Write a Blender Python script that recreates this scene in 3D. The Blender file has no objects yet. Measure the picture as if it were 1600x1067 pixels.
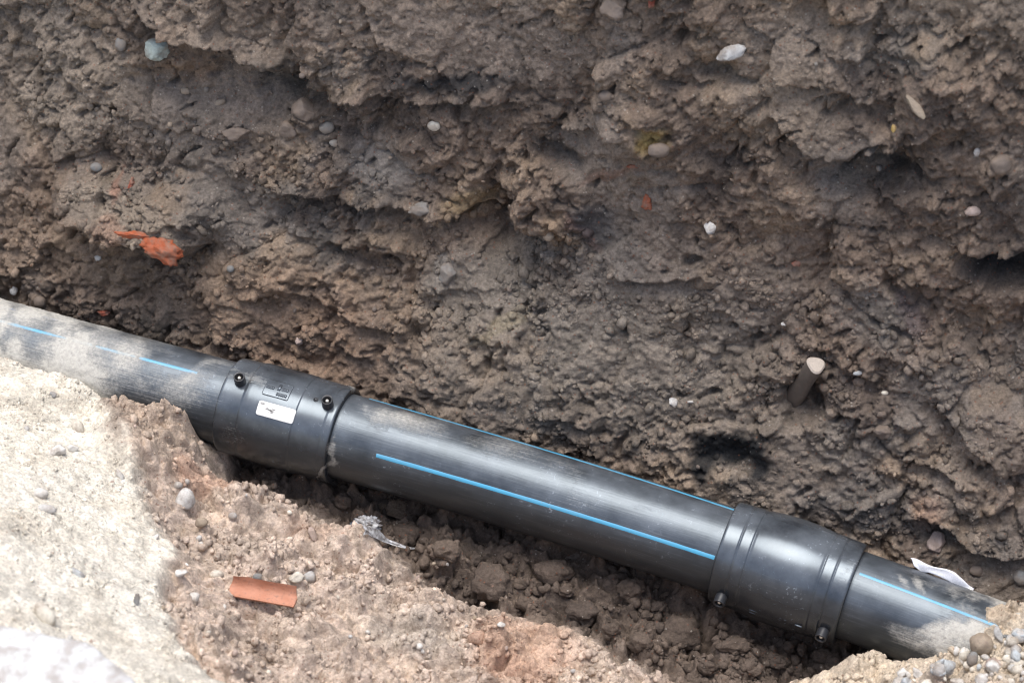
import bpy, math, random
import numpy as np
from mathutils import Vector, Matrix

# ------------------------------------------------------------------ camera, sky, sun, exposure
R_ = math.radians
SC = bpy.context.scene
COL = SC.collection
PITCH = R_(50); FPX = 3465.0; IW, IH = 1600.0, 1067.0
CAM = np.array([0.0, -1.656, 2.258])
cam_d = bpy.data.cameras.new('camera'); cam = bpy.data.objects.new('camera', cam_d); COL.objects.link(cam)
cam.location = CAM; cam.rotation_euler = (math.pi / 2 - PITCH, 0, 0)
cam_d.sensor_width = 36.0; cam_d.lens = 36.0 * FPX / IW
cam_d.clip_start = 0.05; cam_d.clip_end = 500
cam_d.dof.use_dof = True; cam_d.dof.focus_distance = 2.80; cam_d.dof.aperture_fstop = 5.6
SC.camera = cam

SUN_EL, SUN_AZ = 80.0, 20.0        # azimuth from +Y (behind the far bank) towards -X
wd = bpy.data.worlds.new('World'); SC.world = wd; wd.use_nodes = True
nt = wd.node_tree; nt.nodes.clear()
sky = nt.nodes.new('ShaderNodeTexSky'); sky.sky_type = 'NISHITA'; sky.sun_disc = False
sky.sun_elevation = R_(SUN_EL); sky.sun_rotation = R_(-SUN_AZ)
sky.dust_density = 4.0; sky.air_density = 1.2; sky.altitude = 100
hs = nt.nodes.new('ShaderNodeHueSaturation'); hs.inputs['Saturation'].default_value = 0.9
bg = nt.nodes.new('ShaderNodeBackground'); bg.inputs['Strength'].default_value = 0.14
wo = nt.nodes.new('ShaderNodeOutputWorld')
nt.links.new(sky.outputs[0], hs.inputs['Color']); nt.links.new(hs.outputs[0], bg.inputs[0]); nt.links.new(bg.outputs[0], wo.inputs[0])
sd = bpy.data.lights.new('sun', 'SUN'); sd.energy = 1.5; sd.angle = R_(38); sd.color = (1.0, 0.985, 0.955)
sun = bpy.data.objects.new('sun', sd); COL.objects.link(sun)
sdir = Vector((-math.sin(R_(SUN_AZ)) * math.cos(R_(SUN_EL)), math.cos(R_(SUN_AZ)) * math.cos(R_(SUN_EL)), math.sin(R_(SUN_EL))))
sun.location = sdir * 20; sun.rotation_euler = sdir.to_track_quat('Z', 'Y').to_euler()
vs = SC.view_settings
vs.view_transform = 'Standard'; vs.look = 'None'; vs.exposure = 1.0; vs.gamma = 1.0; vs.use_curve_mapping = False
SC.render.engine = 'CYCLES'; SC.cycles.use_denoising = True; SC.cycles.max_bounces = 6; SC.cycles.filter_width = 1.2

# ------------------------------------------------------------------ projection helpers (pixel -> direction only)
FW = np.array([0, math.cos(PITCH), -math.sin(PITCH)]); RT = np.array([1.0, 0, 0]); UP = np.array([0, math.sin(PITCH), math.cos(PITCH)])
def ray(px, py): return FW * FPX + RT * (px - IW / 2) - UP * (py - IH / 2)
def at_z(px, py, z):
    d = ray(px, py); return CAM + d * ((z - CAM[2]) / d[2])
def project(P):
    q = P - CAM; dep = q @ FW
    return IW / 2 + FPX * (q @ RT) / dep, IH / 2 - FPX * (q @ UP) / dep, dep
ANG = R_(20.5)
U = np.array([math.cos(ANG), -math.sin(ANG), 0]); W = np.array([math.sin(ANG), math.cos(ANG), 0]); Z = np.array([0, 0, 1.0])

# ------------------------------------------------------------------ noise
rng = np.random.default_rng(7)
_perm = rng.permutation(4096).astype(np.int32)
_g = rng.normal(size=(4096, 3)); _g = (_g / np.linalg.norm(_g, axis=1)[:, None]).astype(np.float32)
def _h(ix, iy, iz): return _perm[(_perm[(_perm[ix & 4095] + iy) & 4095] + iz) & 4095]
def perlin(p, seed=0):
    p = np.asarray(p, np.float32) + np.float32(seed * 17.37)
    i = np.floor(p).astype(np.int32); f = p - i
    w = f * f * f * (f * (f * 6 - 15) + 10)
    out = 0
    for dx in (0, 1):
        wx = w[:, 0] if dx else 1 - w[:, 0]
        for dy in (0, 1):
            wy = w[:, 1] if dy else 1 - w[:, 1]
            for dz in (0, 1):
                wz = w[:, 2] if dz else 1 - w[:, 2]
                g = _g[_h(i[:, 0] + dx, i[:, 1] + dy, i[:, 2] + dz)]
                out = out + wx * wy * wz * (g[:, 0] * (f[:, 0] - dx) + g[:, 1] * (f[:, 1] - dy) + g[:, 2] * (f[:, 2] - dz))
    return out * 1.6
def fbm(p, lam, octv=4, seed=0, gain=0.5):
    o = 0; a = 1.0; k = 1.0 / lam
    for j in range(octv):
        o = o + a * perlin(p * k, seed + j * 3); a *= gain; k *= 2.03
    return o
def ridged(p, lam, octv=3, seed=0):
    o = 0; a = 1.0; k = 1.0 / lam
    for j in range(octv):
        o = o + a * (1 - np.abs(perlin(p * k, seed + j * 3)) * 2); a *= 0.5; k *= 2.03
    return o
def worley(x, y, lam, seed=0):
    x = x / lam + seed * 7.31; y = y / lam + seed * 3.77
    ix = np.floor(x).astype(np.int32); iy = np.floor(y).astype(np.int32)
    f1 = np.full(x.shape, 9.0, np.float32); f2 = f1.copy(); rid = np.zeros(x.shape, np.float32)
    for dx in (-1, 0, 1):
        for dy in (-1, 0, 1):
            h = _h(ix + dx, iy + dy, np.int32(seed)); g = _g[h]
            d = (ix + dx + 0.5 + 0.42 * g[:, 0] * 1.3 - x) ** 2 + (iy + dy + 0.5 + 0.42 * g[:, 1] * 1.3 - y) ** 2
            new = d < f1
            f2 = np.where(new, f1, np.minimum(f2, d)); rid = np.where(new, g[:, 2], rid); f1 = np.where(new, d, f1)
    return np.sqrt(f1), np.sqrt(f2), rid
def facets(x, y, lam, seed=0, tilt=1.0):
    x = x / lam + seed * 7.31; y = y / lam + seed * 3.77
    ix = np.floor(x).astype(np.int32); iy = np.floor(y).astype(np.int32)
    f1 = np.full(x.shape, 9.0, np.float32); f2 = f1.copy(); hh = np.zeros(x.shape, np.float32); rid = hh.copy()
    for dx in (-1, 0, 1):
        for dy in (-1, 0, 1):
            h = _h(ix + dx, iy + dy, np.int32(seed)); g = _g[h]; g2 = _g[(h * 7 + 13) & 4095]
            ex = ix + dx + 0.5 + 0.55 * g[:, 0] - x; ey = iy + dy + 0.5 + 0.55 * g[:, 1] - y; d = ex * ex + ey * ey
            new = d < f1; f2 = np.where(new, f1, np.minimum(f2, d))
            hh = np.where(new, .5 * g[:, 2] + tilt * (g2[:, 0] * ex + g2[:, 1] * ey), hh); rid = np.where(new, g[:, 2], rid); f1 = np.where(new, d, f1)
    e = np.sqrt(f2) - np.sqrt(f1)
    return hh - .35 * np.exp(-e / .09), rid
def billow(p, lam, octv=4, seed=0, gain=.55):
    o = 0; a = 1.0; k = 1.0 / lam
    for j in range(octv):
        o = o + a * (np.abs(perlin(p * k, seed + j * 3)) * 2 - .5); a *= gain; k *= 2.03
    return o
def sst(a, b, x):
    t = np.clip((x - a) / (b - a), 0, 1); return t * t * (3 - 2 * t)
def clods(x, y, lam, seed):
    f1, f2, rid = worley(x, y, lam, seed)
    return np.sqrt(np.clip(1 - (f1 / 0.85) ** 2, 0, 1)) * (0.65 + 0.5 * rid), rid

# ------------------------------------------------------------------ mesh + object helpers
def tag(o, label=None, cat=None, group=None, kind=None):
    for k, v in (('label', label), ('category', cat), ('group', group), ('kind', kind)):
        if v: o[k] = v
    return o
def mesh_np(name, V, Fq, mat, parent=None, col=None, attrs=None, smooth=True):
    V = np.asarray(V, np.float32); Fq = np.asarray(Fq, np.int32); k = Fq.shape[1]; n = len(Fq)
    me = bpy.data.meshes.new(name)
    me.vertices.add(len(V)); me.vertices.foreach_set('co', V.ravel())
    me.loops.add(n * k); me.loops.foreach_set('vertex_index', Fq.ravel())
    me.polygons.add(n); me.polygons.foreach_set('loop_start', np.arange(0, n * k, k, dtype=np.int32))
    me.polygons.foreach_set('use_smooth', np.full(n, smooth))
    me.update(calc_edges=True)
    if col is not None:
        c4 = np.ones((len(V), 4), np.float32); c4[:, :3] = col
        a = me.attributes.new('col', 'FLOAT_COLOR', 'POINT'); a.data.foreach_set('color', c4.ravel())
    for an, av in (attrs or {}).items():
        av = np.asarray(av, np.float32)
        if av.ndim == 1:
            a = me.attributes.new(an, 'FLOAT', 'POINT'); a.data.foreach_set('value', av)
        else:
            a = me.attributes.new(an, 'FLOAT_VECTOR', 'POINT'); a.data.foreach_set('vector', av.ravel())
    me.materials.append(mat)
    o = bpy.data.objects.new(name, me); COL.objects.link(o)
    if parent is not None: o.parent = parent
    return o
def grid_faces(nr, nc, wrap=False):
    i = np.arange(nr - 1)[:, None]; j = np.arange(nc if wrap else nc - 1)[None, :]
    j2 = (j + 1) % nc
    a = i * nc + j; b = i * nc + j2; c = (i + 1) * nc + j2; d = (i + 1) * nc + j
    return np.stack([a, b, c, d], -1).reshape(-1, 4)
def grid_normals(G):
    du = np.gradient(G, axis=1); dv = np.gradient(G, axis=0)
    n = np.cross(du, dv); n /= np.linalg.norm(n, axis=2)[..., None] + 1e-12
    return n

# ------------------------------------------------------------------ materials
def new_mat(name):
    m = bpy.data.materials.new(name); m.use_nodes = True
    nt = m.node_tree; b = nt.nodes['Principled BSDF']
    return m, nt, b
def N(nt, typ, **kw):
    n = nt.nodes.new(typ)
    for k, v in kw.items():
        if k in n.inputs: n.inputs[k].default_value = v
        else: setattr(n, k, v)
    return n
def mixc(nt, fac, a, b, mode='MIX'):
    n = nt.nodes.new('ShaderNodeMix'); n.data_type = 'RGBA'; n.blend_type = mode
    for s, v in ((n.inputs['Factor'], fac), (n.inputs[6], a), (n.inputs[7], b)):
        if hasattr(v, 'is_linked') or isinstance(v, bpy.types.NodeSocket): nt.links.new(v, s)
        else: s.default_value = v if not isinstance(v, tuple) or len(v) == 4 else (*v, 1)
    return n.outputs[2]
def math_n(nt, op, a, b=0.0, clamp=False):
    n = nt.nodes.new('ShaderNodeMath'); n.operation = op; n.use_clamp = clamp
    for s, v in zip(n.inputs, (a, b)):
        if isinstance(v, bpy.types.NodeSocket): nt.links.new(v, s)
        else: s.default_value = v
    return n.outputs[0]
def ramp(nt, src, lo, hi, a=0.0, b=1.0):
    n = nt.nodes.new('ShaderNodeMapRange'); n.inputs[1].default_value = lo; n.inputs[2].default_value = hi
    n.inputs[3].default_value = a; n.inputs[4].default_value = b; nt.links.new(src, n.inputs[0]); return n.outputs[0]

def soil_material(name, bump=0.6, rough=0.95):
    m, nt, b = new_mat(name)
    at = N(nt, 'ShaderNodeAttribute', attribute_name='col')
    tc = N(nt, 'ShaderNodeNewGeometry')
    pos = tc.outputs['Position']
    n1 = N(nt, 'ShaderNodeTexNoise', Scale=38.0, Detail=6.0, Roughness=0.65); nt.links.new(pos, n1.inputs['Vector'])
    n2 = N(nt, 'ShaderNodeTexNoise', Scale=260.0, Detail=5.0, Roughness=0.7); nt.links.new(pos, n2.inputs['Vector'])
    n3 = N(nt, 'ShaderNodeTexVoronoi', Scale=330.0); nt.links.new(pos, n3.inputs['Vector'])
    k1 = ramp(nt, n1.outputs['Fac'], 0.25, 0.75, 0.78, 1.24)
    k2 = ramp(nt, n2.outputs['Fac'], 0.28, 0.72, 0.58, 1.42)
    kk = math_n(nt, 'MULTIPLY', k1, k2)
    vm = N(nt, 'ShaderNodeVectorMath', operation='SCALE'); nt.links.new(at.outputs['Color'], vm.inputs[0]); nt.links.new(kk, vm.inputs['Scale'])
    # scattered pale and rusty grains
    sep = N(nt, 'ShaderNodeSeparateColor'); nt.links.new(n3.outputs['Color'], sep.inputs[0])
    g1 = math_n(nt, 'MULTIPLY', math_n(nt, 'GREATER_THAN', sep.outputs[0], 0.985), math_n(nt, 'LESS_THAN', n3.outputs['Distance'], 0.42))
    g2 = math_n(nt, 'MULTIPLY', math_n(nt, 'GREATER_THAN', sep.outputs[1], 0.97), math_n(nt, 'LESS_THAN', n3.outputs['Distance'], 0.45))
    c = mixc(nt, math_n(nt, 'MULTIPLY', g1, 0.5), vm.outputs[0], (0.40, 0.36, 0.31))
    c = mixc(nt, math_n(nt, 'MULTIPLY', g2, 0.5), c, (0.20, 0.075, 0.04))
    nt.links.new(c, b.inputs['Base Color'])
    b.inputs['Roughness'].default_value = rough; b.inputs['Specular IOR Level'].default_value = 0.2
    n4 = N(nt, 'ShaderNodeTexNoise', Scale=420.0, Detail=4.0, Roughness=0.7); nt.links.new(pos, n4.inputs['Vector'])
    n5 = N(nt, 'ShaderNodeTexNoise', Scale=120.0, Detail=4.0, Roughness=0.65); nt.links.new(pos, n5.inputs['Vector'])
    hsum = math_n(nt, 'ADD', math_n(nt, 'MULTIPLY', n4.outputs['Fac'], 0.0034), math_n(nt, 'MULTIPLY', n5.outputs['Fac'], 0.0045))
    bp = N(nt, 'ShaderNodeBump', Strength=bump, Distance=1.0); nt.links.new(hsum, bp.inputs['Height'])
    nt.links.new(bp.outputs[0], b.inputs['Normal'])
    return m
M_SOIL = soil_material('soil', 0.75)

_stone = {}
def stone_mat(key, colr, rough=0.7, dirt=0.35, scale=60.0):
    if key in _stone: return _stone[key]
    m, nt, b = new_mat('stone_' + key)
    oi = N(nt, 'ShaderNodeObjectInfo'); tc = N(nt, 'ShaderNodeNewGeometry'); pos = tc.outputs['Position']
    n1 = N(nt, 'ShaderNodeTexNoise', Scale=scale, Detail=6.0, Roughness=0.65); nt.links.new(pos, n1.inputs['Vector'])
    n2 = N(nt, 'ShaderNodeTexNoise', Scale=scale * 6, Detail=4.0, Roughness=0.7); nt.links.new(pos, n2.inputs['Vector'])
    k = math_n(nt, 'MULTIPLY', ramp(nt, n2.outputs['Fac'], .25, .75, .82, 1.18), ramp(nt, oi.outputs['Random'], 0, 1, .85, 1.15))
    vm = N(nt, 'ShaderNodeVectorMath', operation='SCALE'); vm.inputs[0].default_value = colr; nt.links.new(k, vm.inputs['Scale'])
    c = mixc(nt, ramp(nt, n1.outputs['Fac'], 0.42, 0.62, 0.0, dirt), vm.outputs[0], (0.19, 0.145, 0.11))
    nt.links.new(c, b.inputs['Base Color']); b.inputs['Roughness'].default_value = rough
    b.inputs['Specular IOR Level'].default_value = 0.35
    bp = N(nt, 'ShaderNodeBump', Strength=0.5, Distance=0.002); nt.links.new(n2.outputs['Fac'], bp.inputs['Height']); nt.links.new(bp.outputs[0], b.inputs['Normal'])
    _stone[key] = m; return m
PAL = {'white': (.60, .58, .54), 'grey': (.185, .172, .155), 'bluegrey': (.165, .170, .168), 'green': (.33, .38, .35), 'tan': (.29, .235, .175),
       'brown': (.145, .115, .095), 'dark': (.10, .09, .085), 'pink': (.40, .31, .265), 'orange': (.30, .075, .03), 'red': (.27, .07, .04),
       'cream': (.58, .54, .46), 'palegrey': (.45, .44, .42), 'yellow': (.45, .30, .07), 'paleblue': (.42, .455, .47)}
def smat(k): return stone_mat(k, PAL[k], dirt=0.7 if k in ('orange', 'red', 'brown', 'dark', 'tan', 'pink') else 0.65)

# ------------------------------------------------------------------ pixel-shaped features, evaluated where the undisplaced surface lies
def jitter(P, lam, amp, seed): return amp * fbm(P, lam, 3, seed)
def f_blob(px, py, cx, cy, rx, ry, rot=0.0, soft=0.35):
    a = R_(rot); dx = px - cx; dy = py - cy
    x = (dx * math.cos(a) + dy * math.sin(a)) / rx; y = (-dx * math.sin(a) + dy * math.cos(a)) / ry
    return 1 - sst(1 - soft, 1 + soft, np.sqrt(x * x + y * y))
def f_ledge(px, py, pts, wu, wd, fade=25.0):
    xs = np.array([p[0] for p in pts], float); ys = np.array([p[1] for p in pts], float)
    dy = np.interp(px, xs, ys) - py                      # positive above the lip
    e = sst(xs[0] - fade, xs[0] + fade, px) * (1 - sst(xs[-1] - fade, xs[-1] + fade, px))
    up = np.where(dy > 0, np.exp(-np.abs(dy) / wu), 0) * sst(-1, 5, dy)
    dn = np.where(dy <= 0, np.exp(-np.abs(dy) / wd), 0)
    return up * e, dn * e
def f_line(px, py, pts, w):
    best = np.full(px.shape, 1e9)
    for (x0, y0), (x1, y1) in zip(pts[:-1], pts[1:]):
        dx, dy = x1 - x0, y1 - y0; L = dx * dx + dy * dy
        t = np.clip(((px - x0) * dx + (py - y0) * dy) / L, 0, 1)
        best = np.minimum(best, np.hypot(px - x0 - t * dx, py - y0 - t * dy))
    return np.exp(-(best / w) ** 2)

# ------------------------------------------------------------------ far trench wall
def spaced(lo, hi, step, far_lo, far_hi, g=1.22):
    core = np.arange(lo, hi + step / 2, step); left = []; x = lo; d = step
    def grow(d, run): return min(d * 1.07, .013) if run < .75 else d * g
    while x > far_lo: d = grow(d, lo - x); x -= d; left.append(x)
    right = []; x = core[-1]; d = step
    while x < far_hi: d = grow(d, x - core[-1]); x += d; right.append(x)
    return np.array(left[::-1] + list(core) + right)
prof = np.array([(-.03, -.100), (.04, -.090), (.085, -.045), (.13, .03), (.20, .125), (.262, .26), (.318, .46), (.362, .68), (.405, .90), (.46, .985), (.60, 1.00), (1.2, 1.01)])
_d = np.r_[0, np.cumsum(np.hypot(*np.diff(prof, axis=0).T))]
_tt = np.linspace(0, _d[-1], 900); _pv = np.interp(_tt, _d, prof[:, 0]); _pz = np.interp(_tt, _d, prof[:, 1])
_k = np.exp(-np.linspace(-2, 2, 61) ** 2); _k /= _k.sum()
_pv = np.convolve(np.pad(_pv, 30, mode='reflect', reflect_type='odd'), _k, 'valid'); _pz = np.convolve(np.pad(_pz, 30, mode='reflect', reflect_type='odd'), _k, 'valid')
STEP = 0.0023
S_w = spaced(-.84, .80, STEP, -14, 14); T_w = spaced(0.0, 1.26, STEP, 0.0, 30)
nr, nc = len(T_w), len(S_w)
tv = np.where(T_w < _tt[-1], np.interp(T_w, _tt, _pv), _pv[-1] + T_w - _tt[-1]); tz = np.interp(T_w, _tt, _pz)
gv, gz = np.gradient(tv, T_w), np.gradient(tz, T_w)
SS, TT = np.meshgrid(S_w, T_w); s = SS.ravel().astype(np.float32); t = TT.ravel().astype(np.float32)
ri = np.repeat(np.arange(nr), nc)
base = s[:, None] * U + tv[ri][:, None] * W + tz[ri][:, None] * Z
nrm = (-gz[ri])[:, None] * W + gv[ri][:, None] * Z
p3 = np.stack([s, t, np.zeros_like(s)], 1)
near = (np.abs(s) < 1.0) & (t < 1.4)
px, py, _ = project(base)
wq1 = fbm(p3, .10, 3, 11); wq2 = fbm(p3, .10, 3, 12); wf = fbm(p3, .022, 3, 13)
jx = px + 16 * wq1 + 5 * wf; jy = py + 16 * wq2 + 5 * fbm(p3, .022, 3, 14)
def wall_disp(jx, jy):
    d = 0.030 * fbm(p3, .42, 2, 21)
    # terraces the digger bucket left: lip above, hollow below, dipping to the right
    q = (t + .20 * s + .05 * wq1 + .012 * wf) / .145
    fr = q - np.floor(q); cell = np.floor(q)
    msk = sst(-.15, .5, fbm(np.stack([s / .35, cell * 3.1, cell * 0], 1), 1.0, 2, 31))
    d += .012 * msk * (1 - fr) * sst(0, .05, fr)
    q2 = (t + .45 * s + .03 * wq2 + .01 * wf) / .06
    fr2 = q2 - np.floor(q2); c2 = np.floor(q2)
    msk2 = sst(0., .55, fbm(np.stack([s / .16, c2 * 2.7, c2 * 0 + 5], 1), 1.0, 2, 33))
    d += .007 * msk2 * (1 - fr2) * sst(0, .08, fr2)
    smooth = sst(-.02, .36, fbm(p3, .19, 3, 41))                      # smeared, cut clay
    for b in SMEAR: smooth = np.maximum(smooth, f_blob(jx, jy, *b))
    rough = 1 - .93 * smooth
    x = s + .012 * wq1 + .006 * wf; y = t + .012 * wq2 + .006 * wf
    h1, r1 = facets(x, y, .095, 3, .9); d += .017 * h1 * (1 - .35 * smooth)
    h2, r2 = facets(x + .004 * wf, y, .040, 4, 1.0); d += .0115 * h2 * (.3 + .7 * rough) * sst(-.5, .2, fbm(p3, .12, 2, 51))
    h3, r3 = facets(x, y + .003 * wf, .017, 5, 1.0); d += .0046 * h3 * (.15 + .85 * rough)
    pw = p3 + np.stack([wf * .004, wf * .004, wf * 0], 1)
    cr = sst(-.35, .35, fbm(p3, .10, 2, 52))
    d += (.0070 * billow(pw, .030, 5, 55, .6)) * (.25 + .75 * rough) * (.35 + .65 * cr)
    d += .008 * fbm(p3, .06, 4, 53, .55) * (.4 + .6 * rough) + .0026 * fbm(p3, .0085, 2, 54, .8)
    rg = ridged(p3 + np.stack([wf * .01, wf * .01, wf * 0], 1), .10, 3, 61); d -= .020 * sst(1.42, 1.72, rg)    # cracks
    rg2 = ridged(p3 + np.stack([wq1 * .015 + wf * .006, wq2 * .015, wf * 0], 1), .045, 3, 62); d -= .011 * sst(1.46, 1.70, rg2) * (1 - .5 * smooth)
    d += .0016 * billow(p3, .011, 2, 57, .7) * (.3 + .7 * rough)
    for kind, *a in FEAT:
        if kind == 'ledge':
            pts, amp, dep, wu, wdn = a; up, dn = f_ledge(jx, jy, pts, wu, wdn); d += amp * up - dep * dn
        elif kind == 'bump':
            amp, b = a; d += amp * f_blob(jx, jy, *b)
        else:
            amp, w, pts = a; d += amp * f_line(jx, jy, pts, w)
    return d, smooth, r1, r2, r3
SMEAR = [(600, 265, 70, 38, 25, .4), (690, 440, 40, 40, 0, .5), (760, 470, 75, 60, 10, .4), (1360, 490, 90, 45, 40, .35), (1550, 690, 70, 55, 20, .4),
         (1240, 70, 60, 45, 30, .4), (760, 60, 200, 45, 10, .5), (215, 320, 90, 38, 25, .3), (350, 300, 60, 40, 15, .4), (1180, 470, 90, 70, 0, .5), (1030, 590, 120, 60, 10, .5)]
FEAT = [
 ('ledge', [(225, 0), (300, 45), (380, 88), (440, 112), (495, 150), (540, 182), (575, 190)], .030, .022, 60, 40),
 ('ledge', [(540, 160), (620, 150), (700, 156), (800, 160)], .020, .020, 35, 22),
 ('bump', -.026, (480, 155, 80, 30, 30, .6)), ('bump', -.022, (330, 130, 110, 34, 14, .5)),
 ('ledge', [(90, 290), (130, 338), (175, 368), (235, 384), (300, 396), (330, 390)], .042, .046, 90, 30),
 ('line', -.016, 16, [(85, 215), (95, 280), (120, 330)]),
 ('line', -.010, 9, [(250, 290), (275, 320), (320, 372)]),
 ('bump', .014, (310, 330, 60, 45, 40, .35)), ('bump', .020, (215, 325, 110, 48, 22, .25)),
 ('ledge', [(430, 302), (520, 316), (600, 326), (640, 340), (690, 345), (745, 338), (790, 345)], .022, .022, 45, 35),
 ('bump', .032, (850, 310, 68, 52, 20, .3)), ('bump', -.042, (775, 350, 52, 32, 45, .5)), ('bump', -.012, (820, 390, 40, 30, 40, .5)),
 ('ledge', [(1215, 165), (1270, 215), (1330, 238), (1400, 232), (1460, 205)], .022, .024, 70, 34), ('bump', -.030, (1360, 265, 66, 26, 5, .6)),
 ('bump', -.055, (1570, 420, 60, 28, 8, .5)), ('ledge', [(1480, 380), (1540, 396), (1600, 402), (1660, 400)], .018, .012, 40, 25),
 ('ledge', [(400, 470), (450, 458), (500, 468), (545, 492), (600, 520)], .015, .016, 40, 22),
 ('ledge', [(505, 388), (560, 384), (620, 405)], .012, .012, 30, 18),
 ('bump', -.018, (1100, 108, 50, 18, -10, .5)), ('bump', -.022, (1262, 25, 28, 40, -20, .5)),
 ('bump', .024, (1565, 680, 70, 50, 30, .35)), ('ledge', [(1470, 630), (1510, 690), (1560, 735), (1610, 748)], .014, .014, 40, 22),
 ('line', -.010, 5, [(1325, 445), (1372, 500), (1440, 560)]), ('line', -.009, 5, [(1395, 440), (1440, 480), (1482, 520)]), ('line', -.006, 4, [(1345, 490), (1372, 545)]), ('line', -.006, 4, [(1360, 480), (1395, 530)]),
 ('bump', .012, (1205, 575, 42, 26, 0, .3)), ('bump', -.030, (1250, 625, 30, 34, 15, .5)), ('bump', -.012, (1300, 560, 20, 10, 10, .5)),
 ('bump', -.014, (1140, 715, 50, 30, 0, .5)), ('bump', .010, (1135, 735, 18, 28, 0, .4)),
 ('line', -.010, 9, [(640, 400), (625, 500), (650, 600)]),
 ('bump', .020, (1560, 270, 34, 26, 0, .4)), ('bump', .022, (1480, 140, 70, 45, 40, .5)), ('bump', .018, (1010, 190, 60, 40, 0, .5)),
 ('bump', .018, (1140, 880, 50, 40, 0, .5)), ('bump', -.014, (860, 235, 45, 18, 20, .5)),
 ('bump', .014, (480, 185, 28, 22, 0, .3)), ('line', -.008, 4, [(238, 60), (242, 110), (245, 165)]),
 ('ledge', [(860, 195), (930, 190), (980, 210)], .012, .012, 25, 18), ('ledge', [(960, 420), (1030, 430), (1090, 425)], .012, .012, 30, 18),
 ('ledge', [(1400, 700), (1450, 720), (1500, 770)], .012, .016, 30, 20), ('ledge', [(1440, 800), (1500, 850), (1600, 880)], .016, .022, 30, 30),
]
d, smooth, r1, r2, r3 = wall_disp(jx, jy)
d = d * sst(-.02, .08, t)
d = np.where(near, d, d * .9)
G = base + nrm * d[:, None]
# soil colours: sandy, grey clay, sooty, ochre; hollow shade and slope light painted in
BR = np.array([.165, .124, .098]); GY = np.array([.142, .122, .108]); SA = np.array([.225, .168, .124]); DK = np.array([.102, .080, .068])
def mixv(c, m, k): return c * (1 - m[:, None]) + np.asarray(k) * m[:, None]
n1 = fbm(p3, .25, 3, 71); n2 = fbm(p3, .09, 4, 72); n3 = fbm(p3, .03, 3, 73)
col = np.tile(BR, (len(s), 1))
col = mixv(col, sst(-.1, .5, n1 + .4 * n2), GY); col = mixv(col, .75 * sst(.1, .65, n2 + .3 * n3), SA); col = mixv(col, .85 * sst(.12, .5, -n2 + .5 * n3), DK)
col = mixv(col, .55 * smooth, GY * 1.12)
COLP = [((470, 520, 190, 85, 18, .6), (.225, .155, .112), .8), ((250, 430, 160, 50, 10, .6), (.19, .145, .112), .5), ((100, 120, 110, 110, 30, .5), (.235, .195, .160), .7),  # first patch: reddish sand, lightened as if the slope caught more light
        ((350, 30, 160, 40, 20, .5), (.23, .185, .150), .6), ((720, 60, 230, 60, 10, .5), (.19, .150, .125), .6), ((1240, 150, 75, 90, 30, .5), (.225, .175, .135), .6), ((1500, 40, 120, 60, 20, .5), (.22, .17, .13), .5),
        ((225, 325, 105, 42, 22, .4), (.205, .168, .135), .7), ((690, 440, 24, 30, 0, .4), (.22, .205, .19), .6), ((760, 470, 90, 80, 10, .5), (.175, .15, .128), .7), ((600, 265, 60, 30, 25, .4), (.185, .165, .15), .7),
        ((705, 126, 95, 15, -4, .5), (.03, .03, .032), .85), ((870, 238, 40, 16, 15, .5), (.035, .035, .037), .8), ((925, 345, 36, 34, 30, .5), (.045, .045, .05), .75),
        ((1565, 420, 60, 32, 8, .4), (.022, .023, .026), .9), ((1360, 265, 70, 30, 5, .5), (.05, .045, .042), .6), ((460, 130, 80, 28, 28, .5), (.06, .055, .05), .6),  # second and third patches paint in the shade of two hollows
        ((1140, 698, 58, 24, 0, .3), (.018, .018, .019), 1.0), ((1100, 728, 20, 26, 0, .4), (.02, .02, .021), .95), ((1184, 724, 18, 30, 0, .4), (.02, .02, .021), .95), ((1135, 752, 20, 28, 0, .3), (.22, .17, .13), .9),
        ((1048, 188, 16, 24, 0, .5), (.27, .19, .07), .8), ((730, 318, 40, 20, -15, .5), (.23, .165, .09), .6), ((870, 365, 30, 30, 20, .5), (.24, .17, .115), .6), ((905, 355, 9, 26, -40, .5), (.24, .09, .06), .35),
        ((955, 262, 50, 8, -12, .5), (.20, .10, .07), .35), ((215, 350, 34, 14, 20, .5), (.26, .14, .10), .35), ((208, 290, 8, 30, -20, .5), (.22, .08, .05), .4), ((510, 310, 22, 20, 0, .5), (.07, .06, .055), .4),
        ((240, 510, 26, 18, 0, .5), (.06, .055, .05), .6), ((715, 580, 14, 40, 0, .5), (.06, .057, .055), .5), ((1430, 480, 45, 18, 45, .4), (.13, .10, .095), .7), ((1370, 480, 60, 30, 40, .4), (.165, .145, .128), .7),
        ((780, 520, 40, 10, -20, .5), (.26, .22, .13), .5), ((1250, 880, 200, 60, 20, .5), (.20, .16, .13), .5), ((1480, 720, 60, 60, 30, .5), (.215, .175, .145), .5), ((1440, 800, 26, 36, 0, .5), (.24, .155, .115), .6),
        ((1020, 590, 260, 120, 10, .6), (.205, .178, .15), .55), ((700, 560, 120, 80, 20, .6), (.20, .165, .135), .5)]  # first patch paints extra daylight onto the lower slope
cx_, cy_ = px + 22 * wq2 + 9 * wf + 5 * n3, py + 22 * wq1 + 9 * n3 - 5 * wf
cx2, cy2 = px + 7 * wq2 + 7 * wf, py + 7 * wq1 + 7 * n3
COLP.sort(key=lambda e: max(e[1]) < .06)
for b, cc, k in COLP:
    soot_shade = max(cc) < .06  # black soil, plus the painted shade of the right hollow
    col = mixv(col, k * f_blob(cx2 if soot_shade else cx_, cy2 if soot_shade else cy_, *b), cc)
col *= (1 + .10 * r3[:, None] + .08 * r2[:, None]) * np.array([1.12, 1.11, 1.06])
GW = G.reshape(nr, nc, 3); NW = grid_normals(GW).reshape(-1, 3)
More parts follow.
